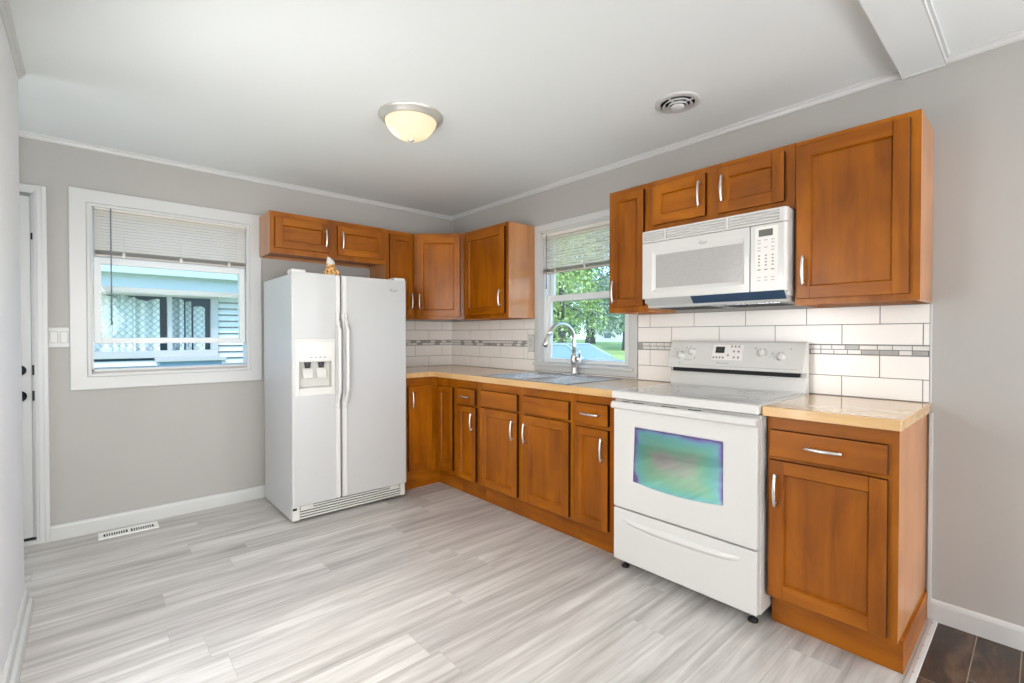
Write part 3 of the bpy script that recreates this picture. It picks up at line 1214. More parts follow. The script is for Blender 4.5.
def fdoor(x0, x1):
    mb = MB()
    z0, z1 = 0.120, 1.664
    ye, yb, yf = -0.735, -0.698, -0.746
    n = 6
    prof = [(x0, yb), (x0, ye)]
    for k in range(1, n):
        a = math.pi / 2 * k / n
        prof.append((x0 + 0.014 * (1 - math.cos(a)), ye - 0.011 * math.sin(a)))
    prof.append((x0 + 0.014, yf))
    prof.append((x1 - 0.014, yf))
    for k in range(1, n):
        a = math.pi / 2 * (1 - k / n)
        prof.append((x1 - 0.014 * (1 - math.cos(a)), ye - 0.011 * math.sin(a)))
    prof += [(x1, ye), (x1, yb)]
    mb.prism(prof, lambda p: (p[0], p[1], z0), lambda p: (p[0], p[1], z1))
    return mb


fz = put('freezer_door', fdoor(FX0, FM - 0.005), 'appliance_tex', fg)
c = MB()
c.box(-1.728, -1.512, -0.80, -0.705, 0.895, 1.073)
cut(fz, c)
fd = put('fridge_door', fdoor(FM + 0.005, FX1), 'appliance_tex', fg)


def fhandle(xc, side):
    mb = MB()
    # full height trim strip
    mb.box(xc - 0.015, xc + 0.015, -0.756, -0.744, 0.125, 1.660)
    # bowed grip
    n = 24
    path = []
    for i in range(n + 1):
        s = i / n
        z = 0.745 + s * 0.66
        k = min(1, min(s, 1 - s) / 0.22)
        k = k * k * (3 - 2 * k)
        path.append((xc - side * 0.004, -0.754 - 0.042 * k, z))
    mb.tube(path, 0.0135, 12, 0, 0.85)
    return mb


put('handle', fhandle(FM - 0.024, 1), 'appliance', fz, bevel=0.003)
put('handle', fhandle(FM + 0.024, -1), 'appliance', fd, bevel=0.003)
# dispenser
mb = MB()
DX0, DX1, DZ0, DZ1 = -1.752, -1.489, 0.846, 1.224
ox0, ox1, oz0, oz1 = -1.728, -1.512, 0.895, 1.073
y0, y1 = -0.753, -0.7455
mb.box(DX0, ox0, y0, y1, DZ0, DZ1)
mb.box(ox1, DX1, y0, y1, DZ0, DZ1)
mb.box(ox0, ox1, y0, y1, DZ0, oz0)
mb.box(ox0, ox1, y0, y1, oz1, DZ1)
ds = put('dispenser', mb, 'plastic', fz, bevel=0.002)
mb = MB()
mb.box(ox0, ox1, -0.7068, -0.7056, oz0, oz1)
mb.box(ox0, ox0 + 0.003, -0.745, -0.7056, oz0, oz1)
mb.box(ox1 - 0.003, ox1, -0.745, -0.7056, oz0, oz1)
mb.box(ox0, ox1, -0.745, -0.7056, oz1 - 0.003, oz1)
mb.box(ox0, ox1, -0.760, -0.7056, oz0, oz0 + 0.006)
put('recess', mb, plain('dispenser recess plastic', rgb(196, 195, 188), 0.45), ds)
mb = MB()
mb.box(-1.735, -1.505, -0.7565, -0.753, 1.085, 1.20)
for k in range(4):
    mb.box(-1.66 + k * 0.03, -1.645 + k * 0.03, -0.7575, -0.7562, 1.097, 1.104, 1)
cp = put('control_panel', mb, ['appliance', 'ink'], ds, bevel=0.002)
for x in (-1.665, -1.575):
    mb = MB()
    P = lambda a, b, z: (a, b, z)
    mb.hexa([(x - 0.03, -0.738, 0.962), (x + 0.03, -0.738, 0.962), (x + 0.03, -0.728, 0.962), (x - 0.03, -0.728, 0.962),
             (x - 0.033, -0.722, 1.025), (x + 0.033, -0.722, 1.025), (x + 0.033, -0.712, 1.025), (x - 0.033, -0.712, 1.025)])
    put('paddle', mb, 'plastic', ds, bevel=0.002)
    mb = MB().lathe([(0.016, 1.03), (0.022, 1.072)], (x, -0.722, 0), 14)
    put('chute', mb, 'ink_dark', ds)
# bottom grille
mb = MB()
mb.box(FX0 + 0.008, FX1 - 0.008, -0.705, -0.690, 0.024, 0.112, 1)
for k in range(5):
    z = 0.027 + k * 0.0176
    mb.box(FX0 + 0.05, FX1 - 0.04, -0.7235, -0.712, z, z + 0.0092, 0)
mb.box(FX0 + 0.006, FX0 + 0.05, -0.7235, -0.70, 0.022, 0.114, 0)
mb.box(FX1 - 0.04, FX1 - 0.006, -0.7235, -0.70, 0.022, 0.114, 0)
mb.box(FX0 + 0.06, FX0 + 0.14, -0.725, -0.72, 0.088, 0.112, 0)
mb.box(FX1 - 0.13, FX1 - 0.06, -0.725, -0.72, 0.088, 0.112, 0)
mb.box(FX0 + 0.008, FX0 + 0.034, -0.7245, -0.72, 0.090, 0.106, 1)
put('grille', mb, ['plastic', 'rubber'], fg)
for x0, x1, par in ((FX0 + 0.006, FX0 + 0.095, fg), (FX1 - 0.095, FX1 - 0.006, fg)):
    mb = MB()
    mb.box(x0, x1, -0.735, -0.64, 1.6645 - 0.012, 1.684)
    put('hinge_cover', mb, 'plastic', par, bevel=0.006, segs=3)
# maker's mark: an oval swoosh with the name across it
lx, lz = -1.045, 1.588
fn = lambda u, v, w: (lx + u, -0.7462 - w, lz + v)
mb = MB()
ring = []
for k in range(26):
    a = 2 * math.pi * (k / 26 * 0.8 + 0.28)
    ring.append(fn(0.030 * math.cos(a), 0.012 * math.sin(a), 0.001))
mb.tube(ring, [0.0008 + 0.0016 * math.sin(math.pi * k / 25) for k in range(26)], 6)
tm = text_mb('Whirlpool', 0.0125, fn)
mb.add(tm.v, tm.f)
put('logo', mb, 'ink', fd)

# figurine on the refrigerator
fgn = empty('figurine', (-1.462, -0.60, 1.665), 'small tan and brown figurine with white top standing on the refrigerator', 'figurine')
t_ = NT('tan brown mottled cloth')
b_ = t_.bsdf(Roughness=0.7)
f_ = t_.noise(t_.coords(), 70, 3, 0.6)
t_.link(t_.ramp(f_, [(0.35, rgb(128, 70, 26)), (0.5, rgb(208, 150, 74)), (0.62, rgb(236, 205, 150))]), b_.inputs['Base Color'])
M['mottle'] = t_.m
mb = MB()
mb.lathe([(0.040, 0.0), (0.043, 0.008), (0.041, 0.030), (0.037, 0.055), (0.030, 0.078), (0.022, 0.092), (0.0, 0.098)], (-1.462, -0.60, 1.6535), 18)
for s in (-1, 1):
    mb.tube([(-1.462 + s * 0.03, -0.615, 1.715), (-1.462 + s * 0.048, -0.625, 1.69), (-1.462 + s * 0.05, -0.63, 1.668)], [0.012, 0.013, 0.010], 10)
put('body', mb, 'mottle', fgn)
mb = MB()
hx, hz = -1.464, 1.750
mb.lathe([(0.0, -0.034), (0.02, -0.028), (0.030, -0.010), (0.030, 0.006), (0.022, 0.018), (0.0, 0.024)], (hx, -0.605, hz), 16)
put('head', mb, 'mottle', fgn)
mb = MB()
mb.tube([(hx + 0.002, -0.605, hz + 0.002), (hx - 0.004, -0.605, hz + 0.024), (hx - 0.012, -0.605, hz + 0.044), (hx - 0.020, -0.605, hz + 0.056)], [0.033, 0.026, 0.014, 0.004], 14)
put('cap', mb, 'plastic', fgn)

# ================================================================== STOVE
st = empty('stove', (-0.33, -2.836, 0), 'white freestanding electric stove with iridescent oven window', 'stove')
SYL, SYR = -2.4645, -3.2095
mb = MB()
mb.box(-0.640, -0.03, SYR, SYL, 0.058, 0.908)
sb = put('body', mb, 'appliance', st, bevel=0.003)
c = MB()
c.box(-0.70, -0.16, -3.10, -2.57, 0.44, 0.80)
cut(sb, c)
mb = MB()
for (a, b, c_, d, e, f) in ((-0.165, -0.162, -3.098, -2.572, 0.442, 0.798), (-0.638, -0.165, -3.098, -3.095, 0.442, 0.798), (-0.638, -0.165, -2.575, -2.572, 0.442, 0.798), (-0.638, -0.165, -3.095, -2.575, 0.442, 0.445), (-0.638, -0.165, -3.095, -2.575, 0.795, 0.798)):
    mb.box(a, b, c_, d, e, f)
put('oven_liner', mb, 'plastic_grey', st)
for z in (0.585, 0.690):
    mb = MB()
    for k in range(15):
        y = -3.085 + k * 0.5 / 14
        mb.tube([(-0.62, y, z), (-0.18, y, z)], 0.002, 6)
    for x in (-0.62, -0.40, -0.18):
        mb.tube([(x, -3.09, z), (x, -2.58, z)], 0.0035, 6)
    put('oven_rack', mb, 'steel', st)
mb = MB()
mb.box(-0.672, -0.03, SYR + 0.0005, SYL - 0.0005, 0.914, 0.953)
mb.box(-0.635, -0.05, SYR + 0.01, SYL - 0.01, 0.906, 0.914, 1)
ck = put('cooktop', mb, ['appliance', 'black'], st, bevel=0.006, segs=3)
mb = MB()
mb.box(-0.640, -0.105, SYR + 0.03, SYL - 0.03, 0.952, 0.9555)
cg = put('glass_top', mb, 'cooktop', ck, bevel=0.001)
for (x, y, r) in ((-0.49, -2.65, 0.092), (-0.49, -3.03, 0.105), (-0.235, -2.65, 0.075), (-0.235, -3.03, 0.085)):
    mb = MB()
    for rr in (r, r * 0.62):
        vs, fs, n = [], [], 48
        for k in range(n):
            a = 2 * math.pi * k / n
            vs += [(x + (rr - 0.003) * math.cos(a), y + (rr - 0.003) * math.sin(a), 0.9559), (x + rr * math.cos(a), y + rr * math.sin(a), 0.9559)]
        for k in range(n):
            j = (k + 1) % n
            fs.append((2 * k, 2 * k + 1, 2 * j + 1, 2 * j))
        mb.add(vs, fs)
    put('burner_ring', mb, 'burner', cg)
# oven door with curved-bottom window
mb = MB()
mb.box(-0.672, -0.642, -3.2065, -2.4770, 0.342, 0.900)
od = put('oven_door', mb, 'appliance', st, bevel=0.006, segs=3)
WY0, WY1, WZ0, WZ1 = -2.607, -3.060, 0.495, 0.776


def win_poly(g=0.0):
    pts = [(WY0 - g, WZ1 - g), (WY1 + g, WZ1 - g)]
    n = 12
    for k in range(n + 1):
        s = k / n
        pts.append((WY1 + g + (WY0 - WY1 - 2 * g) * s + (0.010 * s), WZ0 + g - 0.017 * (1 - (2 * s - 1) ** 2)))
    return pts


c = MB()
c.prism(win_poly(), lambda p: (-0.70, p[0], p[1]), lambda p: (-0.63, p[0], p[1]))
cut(od, c)
mb = MB()
mb.prism(win_poly(0.0003), lambda p: (-0.6695, p[0], p[1]), lambda p: (-0.666, p[0], p[1]))
put('window', mb, 'oven_glass', od)
mb = MB()
pr = [(-0.670, 0.864), (-0.690, 0.864), (-0.696, 0.870), (-0.696, 0.888), (-0.688, 0.8985), (-0.670, 0.9015)]
mb.prism(pr, lambda p: (p[0], -2.4745, p[1]), lambda p: (p[0], -3.2075, p[1]))
hd = put('handle', mb, 'appliance', od, bevel=0.003)
mb = MB()
for (a, b) in ((2.535, 2.575), (2.60, 2.66), (2.76, 2.84), (2.90, 2.96)):
    mb = MB()
    mb.box(-0.677, -0.671, -b, -a, 0.9012, 0.9035)
    put('vent_slot', mb, 'black', od)
pass
# storage drawer with a scooped pull
mb = MB()
mb.box(-0.670, -0.642, -3.2065, -2.4770, 0.062, 0.334)
dw = put('storage_drawer', mb, 'appliance', st, bevel=0.005, segs=3)
mb = MB()
ns, nt = 40, 10
vs, fs = [], []
for i in range(ns + 1):
    u = i / ns
    y = -2.535 - u * 0.60
    d = 0.012 + 0.030 * math.sqrt(max(0.0, 1 - (2 * u - 1) ** 2))
    hgt = 0.011 * min(1.0, math.sin(math.pi * u) * 3)
    for j in range(nt + 1):
        v = j / nt
        prof_ = (1 - (1 - v / 0.18) ** 2 if v < 0.18 else 1.0) if v < 0.55 else math.cos((v - 0.55) / 0.45 * math.pi / 2)
        vs.append((-0.6702 - hgt * prof_ * (0.45 + 0.55 * min(1, v / 0.5)), y, 0.290 - v * d))
for i in range(ns):
    for j in range(nt):
        k = i * (nt + 1) + j
        fs.append((k, k + nt + 1, k + nt + 2, k + 1))
mb.add(vs, fs, 0, True)
put('pull', mb, 'appliance', dw)
# backguard and control panel
mb = MB()
pr = [(-0.030, 0.953), (-0.078, 0.953), (-0.078, 1.034), (-0.060, 1.036), (-0.060, 1.21), (-0.030, 1.21)]
mb.prism(pr, lambda p: (p[0], SYL - 0.002, p[1]), lambda p: (p[0], SYR + 0.002, p[1]))
mb.box(-0.0995, -0.061, SYR + 0.03, SYL - 0.03, 1.0345, 1.0565, 1)  # black filler stands in for the shadow under the overhanging panel
bg = put('backguard', mb, ['appliance', 'black'], st, bevel=0.002)
# sloping panel: base line x=-0.115 z=1.048, top x=-0.062 z=1.215
PX0, PZ0, PX1, PZ1 = -0.115, 1.057, -0.068, 1.205
mb = MB()
pr = [(-0.035, PZ0), (PX0, PZ0), (PX0 - 0.001, PZ0 + 0.012), (PX1, PZ1), (PX1 + 0.010, PZ1 + 0.010), (-0.035, PZ1 + 0.010)]
mb.prism(pr, lambda p: (p[0], SYL - 0.001, p[1]), lambda p: (p[0], SYR + 0.001, p[1]))
pn = put('control_panel', mb, 'appliance', st, bevel=0.004, segs=3)
pd = Vector((PX1 - PX0 + 0.001, 0, PZ1 - PZ0 - 0.012))
pl_ = pd.length
pd.normalize()
pnrm = Vector((-pd.z, 0, pd.x))


def pp(y, v, w):
    """point on the sloping panel: y world, v height fraction 0..1, w out"""
    q = Vector((PX0 - 0.001, y, PZ0 + 0.012)) + pd * (v * pl_) + pnrm * w
    return q


for (y, v) in ((-2.545, 0.44), (-2.612, 0.60), (-3.005, 0.62), (-3.098, 0.50)):
    mb = MB()
    cc = pp(y, v, 0)
    vs = []
    prof = [(0.0235, 0.0), (0.0235, 0.004), (0.019, 0.007), (0.0175, 0.020), (0.015, 0.0225), (0.0, 0.0225)]
    sg = 24
    yv = Vector((0, 1, 0))
    for r, h in prof:
        for k in range(sg):
            a = 2 * math.pi * k / sg
            vs.append(cc + pnrm * h + yv * (r * math.cos(a)) + pd * (r * math.sin(a)))
    fs = [(j * sg + k, j * sg + (k + 1) % sg, (j + 1) * sg + (k + 1) % sg, (j + 1) * sg + k) for j in range(len(prof) - 1) for k in range(sg)]
    mb.add(vs, fs, 0, True)
    # grip ridge
    g0 = [pp(y, v, 0.022) + yv * a + pd * b for a, b in ((-0.004, -0.018), (0.004, -0.018), (0.004, 0.018), (-0.004, 0.018))]
    g1 = [q + pnrm * 0.006 for q in g0]
    mb.hexa([tuple(q) for q in g0 + g1], 0)
    g0 = [pp(y, v, 0.0281) + yv * a + pd * b for a, b in ((-0.0012, 0.006), (0.0012, 0.006), (0.0012, 0.017), (-0.0012, 0.017))]
    mb.add(g0, [(0, 1, 2, 3)], 1)
    put('knob', mb, ['plastic', 'ink_dark'], pn)
# display and keys
mb = MB()
def prect(mb, y0, y1, v0, v1, w, mi=0, th=0.001):
    a = [pp(y0, v0, w - th), pp(y1, v0, w - th), pp(y1, v1, w - th), pp(y0, v1, w - th)]
    b = [q + pnrm * th for q in a]
    mb.hexa([tuple(q) for q in a + b], mi)


prect(mb, -2.735, -2.905, 0.30, 0.92, 0.0008, 0)
kp = put('keypad', mb, [plain('warm white overlay', rgb(233, 226, 222), 0.4)], pn)
mb = MB()
prect(mb, -2.752, -2.802, 0.58, 0.84, 0.0016)
put('display', mb, 'display', kp)
mb = MB()
fnt = lambda u, v, w: tuple(pp(-2.777 - u, 0.71, 0.0018) + pd * v)
tm = text_mb('12:00', 0.012, fnt)
put('clock_digits', tm, plain('dim display digits', rgb(70, 96, 84), 0.4), kp)
for r_, vs_ in ((0.40, (-2.745, -2.762, -2.78, -2.798)), (0.5, (-2.825,)), (0.66, (-2.855, -2.880)), (0.42, (-2.858, -2.882)), (0.86, (-2.84, -2.86, -2.88))):
    for y in vs_:
        mb = MB()
        prect(mb, y + 0.005, y - 0.005, r_ - 0.045, r_ + 0.035, 0.0014)
        put('key', mb, 'ink', kp)
mb = MB()
fnt = lambda u, v, w: tuple(pp(-2.800 - u, 0.17, 0.0006) + pd * v)
tm = text_mb('Whirlpool', 0.017, fnt)
put('logo', tm, 'ink', pn)
mb = MB()
for (y, v) in ((-2.575, 0.78), (-2.600, 0.84), (-3.055, 0.62), (-2.968, 0.80), (-3.140, 0.80), (-2.545, 0.14), (-2.632, 0.34), (-2.500, 0.72)):
    a = [pp(y + 0.003, v - 0.025, 0.0006), pp(y - 0.003, v - 0.025, 0.0006), pp(y - 0.003, v + 0.025, 0.0006), pp(y + 0.003, v + 0.025, 0.0006)]
    mb.add(a, [(0, 1, 2, 3)], 0)
for (y0, y1, v0, v1) in ((-2.53, -2.72, 0.04, 0.05), (-2.72, -3.18, 0.035, 0.045), (-2.57, -2.62, 0.24, 0.255), (-2.485, -2.51, 0.36, 0.37), (-2.485, -2.51, 0.56, 0.57)):
    a = [pp(y0, v0, 0.0006), pp(y1, v0, 0.0006), pp(y1, v1, 0.0006), pp(y0, v1, 0.0006)]
    mb.add(a, [(0, 1, 2, 3)], 0)
put('dial_marking', mb, 'ink', pn)
for y in (-2.505, -3.165):
    for x in (-0.60, -0.10):
        mb = MB()
        mb.lathe([(0.021, 0.0005), (0.021, 0.010), (0.012, 0.014), (0.007, 0.016), (0.007, 0.060)], (x, y, 0), 18)
        put('leg', mb, 'rubber', st)

# ================================================================== MICROWAVE
mw = empty('microwave', (-0.19, -2.84, 1.41), 'white over-the-range microwave with keypad mounted above the stove', 'microwave')
ML, MR = -2.4575, -3.2185
mb = MB()
mb.box(-0.352, -0.012, MR + 0.002, ML - 0.002, 1.432, 1.835)
put('body', mb, 'appliance', mw, bevel=0.003)
# rounded front: section extruded vertically
def mw_front(z0, z1, y0, y1, xf, roundl, roundr):
    mb = MB()
    n = 6
    r = 0.022
    prof = [(-0.352, y0)]
    if roundl:
        for k in range(n + 1):
            a = math.pi / 2 * k / n
            prof.append((xf + r * (1 - math.sin(a)), y0 - r * 0.6 * (1 - math.cos(a))))
    else:
        prof.append((xf, y0))
    if roundr:
        for k in range(n + 1):
            a = math.pi / 2 * (1 - k / n)
            prof.append((xf + r * (1 - math.sin(a)), y1 + r * 0.6 * (1 - math.cos(a))))
    else:
        prof.append((xf, y1))
    prof.append((-0.352, y1))
    mb.prism(prof, lambda p: (p[0], p[1], z0), lambda p: (p[0], p[1], z1))
    return mb


XF = -0.388
mb = mw_front(1.7705, 1.836, ML, MR, XF, True, True)
vg = put('vent_grille', mb, ['appliance', 'ink'], mw, bevel=0.003)
c = MB()
for k in range(4):
    z = 1.7785 + k * 0.0135
    for (a, b) in ((2.472, 2.60), (2.612, 2.94), (2.952, 3.186)):
        c.box(XF - 0.01, XF + 0.012, -b, -a, z, z + 0.0072)
cut(vg, c)
mb = mw_front(1.455, 1.768, ML, -3.056, XF, True, False)
md_ = put('door', mb, 'appliance', mw, bevel=0.003)
# raised pillow frame sloping to the window
a, b, c0, d0 = 2.492, 3.046, 1.468, 1.752
e1, f1, g1, h1 = 2.548, 3.018, 1.512, 1.696
c = MB()
P = FB.p
# sloped funnel cut
c.hexa([P(a + 0.03, 0.389, c0 + 0.022), P(a + 0.03, 0.389, d0 - 0.03), P(b - 0.012, 0.389, d0 - 0.03), P(b - 0.012, 0.389, c0 + 0.022),
        P(e1, 0.381, g1), P(e1, 0.381, h1), P(f1, 0.381, h1), P(f1, 0.381, g1)])
cut(md_, c)
mb = MB()
FB.box(mb, e1, f1, 0.378, 0.3822, g1, h1)
put('window', mb, 'mw_window', md_)
fn = lambda u, v, w: (XF - 0.0005 - w, -2.825 - u, 1.729 + v)
mb = MB()
ring = []
for k in range(22):
    aa = 2 * math.pi * (k / 22 * 0.8 + 0.28)
    ring.append(fn(0.020 * math.cos(aa), 0.009 * math.sin(aa), 0.0))
mb.tube(ring, [0.0004 + 0.001 * math.sin(math.pi * k / 21) for k in range(22)], 6)
tm = text_mb('Whirlpool', 0.011, fn)
mb.add(tm.v, tm.f)
put('logo', mb, 'ink', md_)
mb = mw_front(1.455, 1.768, -3.0595, MR, XF, False, True)
cp = put('control_panel', mb, ['appliance'], mw, bevel=0.003)
mb = MB()
FB.box(mb, 3.082, 3.182, 0.3875, 0.3887, 1.470, 1.756)
kp = put('keypad', mb, [plain('cream overlay', rgb(232, 228, 222), 0.4)], cp)
mb = MB()
FB.box(mb, 3.098, 3.160, 0.3886, 0.3896, 1.712, 1.744)
put('display', mb, 'lcd', kp)
rows_ = [1.694, 1.680, 1.660, 1.646, 1.622, 1.607, 1.592, 1.577, 1.556, 1.520, 1.506]
for ri, z in enumerate(rows_):
    for ci, u in enumerate((3.100, 3.130, 3.160)):
        if (ri, ci) in ((1, 1), (3, 1)):
            continue
        mb = MB()
        hh = 0.0032 if 4 <= ri <= 7 else 0.0026
        ww = 0.0042 if 4 <= ri <= 7 else 0.0075
        FB.box(mb, u - ww, u + ww, 0.3886, 0.3892, z - hh, z + hh)
        put('key', mb, 'ink' if 4 <= ri <= 8 else 'rail_shade', kp)
# underside hood
mb = MB()
mb.prism([(0.352, 1.455), (0.386, 1.455), (0.350, 1.418), (0.345, 1.404), (0.05, 1.404), (0.05, 1.432), (0.352, 1.432)],
         lambda p: FB.p(2.478, p[0], p[1]), lambda p: FB.p(3.2105, p[0], p[1]))
hd = put('hood_underside', mb, 'plastic_grey', mw, bevel=0.002)
mb = MB()
mb.hexa([FB.p(2.755, 0.3865, 1.4542), FB.p(3.208, 0.3865, 1.4542), FB.p(3.208, 0.3845, 1.4545), FB.p(2.755, 0.3845, 1.4545),
         FB.p(2.755, 0.3505, 1.4172), FB.p(3.208, 0.3505, 1.4172), FB.p(3.208, 0.3485, 1.4176), FB.p(2.755, 0.3485, 1.4176)])
put('film_strip', mb, 'film', hd)
for (a, b) in ((2.52, 2.82), (2.87, 3.17)):
    mb = MB()
    FB.box(mb, a, b, 0.10, 0.32, 1.4015, 1.4045, 0)
    for k in range(14):
        w = 0.108 + k * 0.015
        FB.box(mb, a + 0.01, b - 0.01, w, w + 0.007, 1.3995, 1.4017, 1)
    put('filter', mb, ['steel', 'ink_dark'], hd)

# ================================================================== BLINDS
def blind(label, fr, u0, u1, ztop, zbot, wc, pitch, tilt, wand_u, wand_z, width=0.024, stack=9):
    root = empty('window_blind', fr.p((u0 + u1) / 2, wc, ztop), label, 'window blind')
    mb = MB()
    fr.box(mb, u0, u1, wc - 0.014, wc + 0.014, ztop - 0.026, ztop)
    put('headrail', mb, 'slat', root, bevel=0.003)
    mb = MB()
    z = ztop - 0.036
    zs = []
    zst = zbot + 0.010 + stack * 0.0032
    while z > zst + 0.006:
        zs.append((z, tilt))
        z -= pitch
    for k in range(stack):
        zs.append((zbot + 0.015 + k * 0.0032, 0.08))
    n = 5
    for (zc, tl) in zs:
        pts = []
        for k in range(n):
            s = k / (n - 1) - 0.5
            crown_ = 0.0022 * (1 - (2 * s) ** 2)
            x = s * width
            ww = wc + x * math.cos(tl) + crown_ * math.sin(tl)
            zz = zc - x * math.sin(tl) + crown_ * math.cos(tl)
            pts.append((ww, zz))
        vs = []
        th = 0.0007
        for (ww, zz) in pts:
            vs += [fr.p(u0 + 0.004, ww, zz), fr.p(u1 - 0.004, ww, zz)]
        for (ww, zz) in pts:
            vs += [fr.p(u0 + 0.004, ww, zz - th), fr.p(u1 - 0.004, ww, zz - th)]
        fs = []
        for k in range(n - 1):
            fs += [(2 * k, 2 * k + 1, 2 * k + 3, 2 * k + 2), (2 * n + 2 * k, 2 * n + 2 * k + 2, 2 * n + 2 * k + 3, 2 * n + 2 * k + 1)]
        mb.add(vs, fs, 0, True)
    put('slat_panel', mb, 'slat', root)
    mb = MB()
    fr.box(mb, u0 + 0.003, u1 - 0.003, wc - 0.012, wc + 0.012, zbot, zbot + 0.013)
    put('bottom_rail', mb, 'rail_shade', root, bevel=0.002)
    for f in (0.17, 0.53, 0.87):
        mb = MB()
        u = u0 + (u1 - u0) * f
        mb.tube([fr.p(u, wc + 0.0125, ztop - 0.02), fr.p(u, wc + 0.0125, zbot)], 0.0009, 6)
        FB_ = fr
        fr.box(mb, u - 0.008, u + 0.008, wc + 0.012, wc + 0.0135, zbot + 0.001, zbot + 0.03)
        put('ladder_cord', mb, 'slat', root)
    if wand_u is not None:
        mb = MB()
        mb.tube([fr.p(wand_u, wc + 0.022, ztop - 0.012), fr.p(wand_u, wc + 0.024, wand_z)], 0.0036, 8)
        mb.tube([fr.p(wand_u, wc + 0.024, wand_z + 0.03), fr.p(wand_u, wc + 0.024, wand_z)], 0.0048, 8)
        mb.tube([fr.p(wand_u, wc + 0.005, ztop - 0.012), fr.p(wand_u, wc + 0.022, ztop - 0.012)], 0.003, 8)
        put('wand', mb, 'wand', root)
    return root


blind('raised white mini blind with grey wand in the window left of the refrigerator', FA, -2.727, -1.868, 2.073, 1.752, -0.016, 0.0195, 0.95, -2.645, 1.315)
blind('half-open white mini blind in the window over the sink', FB, 1.284, 2.106, 2.063, 1.742, -0.012, 0.0215, 0.88, 1.335, 1.62)

# ================================================================== SMALL FIXTURES
lt = empty('ceiling_light', (-1.433, -1.688, ZC), 'round flush ceiling lamp with frosted glass bowl, lit warm', 'lamp')
mb = MB()
mb.lathe([(0.173, ZC), (0.173, ZC - 0.006), (0.166, ZC - 0.016), (0.152, ZC - 0.022), (0.149, ZC - 0.032), (0.140, ZC - 0.034), (0.136, ZC - 0.028), (0.13, ZC - 0.004)], (-1.433, -1.688, 0), 56, close=False)
put('canopy', mb, [plain('satin nickel canopy', rgb(206, 203, 196), 0.35, metal=0.6)], lt)
mb = MB()
mb.lathe([(0.138, ZC - 0.031), (0.134, ZC - 0.046), (0.118, ZC - 0.072), (0.094, ZC - 0.098), (0.064, ZC - 0.116), (0.032, ZC - 0.126), (0.008, ZC - 0.128)], (-1.433, -1.688, 0), 56, close=False)
put('bowl', mb, 'lamp_glass', lt)
mb = MB()
mb.lathe([(0.016, ZC - 0.126), (0.017, ZC - 0.131), (0.010, ZC - 0.138), (0.006, ZC - 0.142), (0.0, ZC - 0.143)], (-1.433, -1.688, 0), 20)
put('finial', mb, 'nickel', lt)
for dx, dy, pw in ((-0.062, 0.045, 0.22), (0.06, -0.045, 0.05)):
    d = bpy.data.lights.new('bulb', 'POINT')
    d.energy = pw
    d.color = (1.0, 0.86, 0.66)
    d.shadow_soft_size = 0.024
    o = bpy.data.objects.new('bulb', d)
    COL.objects.link(o)
    o.parent = lt
    o.location = (dx, dy, -0.072)

vt = empty('ceiling_vent', (-0.487, -2.735, ZC), 'round white ceiling air diffuser with concentric rings above the stove side', 'vent')
VX, VY = -0.487, -2.735
mb = MB()
mb.lathe([(0.113, ZC), (0.113, ZC - 0.003), (0.105, ZC - 0.007), (0.086, ZC - 0.010), (0.083, ZC - 0.004), (0.083, ZC)], (VX, VY, 0), 48, close=False)
put('flange', mb, 'trim', vt)
mb = MB().lathe([(0.0835, ZC - 0.0005), (0.0, ZC - 0.0006)], (VX, VY, 0), 40, close=False)
put('duct', mb, 'black', vt)
for r0, r1, za, zb in ((0.072, 0.060, 0.010, 0.018), (0.050, 0.040, 0.014, 0.024)):
    mb = MB().lathe([(r1, ZC - za + 0.004), (r0, ZC - zb), (r0 + 0.002, ZC - zb + 0.002), (r1 + 0.003, ZC - za + 0.006)], (VX, VY, 0), 40, close=False)
    put('ring', mb, 'trim', vt)
mb = MB().lathe([(0.0, ZC - 0.018), (0.034, ZC - 0.018), (0.035, ZC - 0.024), (0.026, ZC - 0.030), (0.0, ZC - 0.033)], (VX, VY, 0), 32)
put('damper_disc', mb, 'trim', vt)
mb = MB()
mb.box(VX - 0.084, VX + 0.084, VY - 0.003, VY + 0.003, ZC - 0.012, ZC - 0.006)
mb.box(VX - 0.003, VX + 0.003, VY - 0.084, VY + 0.084, ZC - 0.012, ZC - 0.006)
put('brace', mb, 'trim', vt)

# floor register
fv = empty('floor_vent', (-2.573, -0.122, 0), 'white slotted metal floor register below the blind-covered window', 'vent')
mb = MB()
X0, X1, Y0, Y1 = -2.722, -2.424, -0.182, -0.062
mb.box(X0, X1, Y0, Y0 + 0.026, 0.0005, 0.006)
mb.box(X0, X1, Y1 - 0.026, Y1, 0.0005, 0.006)
for (a, b) in ((X0, X0 + 0.024), (X1 - 0.024, X1), (-2.581, -2.565)):
    mb.box(a, b, Y0 + 0.0261, Y1 - 0.0261, 0.0005, 0.006)
for (a, b) in ((X0 + 0.024, -2.581), (-2.565, X1 - 0.024)):
    n = 10
    for k in range(1, n):
        x = a + (b - a) * k / n
        mb.box(x - 0.0026, x + 0.0026, Y0 + 0.0261, Y1 - 0.0261, 0.001, 0.0056)
put('grille', mb, plain('register enamel', rgb(240, 239, 234), 0.35), fv)
mb = MB()
mb.box(X0 + 0.01, X1 - 0.01, Y0 + 0.01, Y1 - 0.01, 0.0002, 0.0004)
put('duct', mb, 'black', fv)

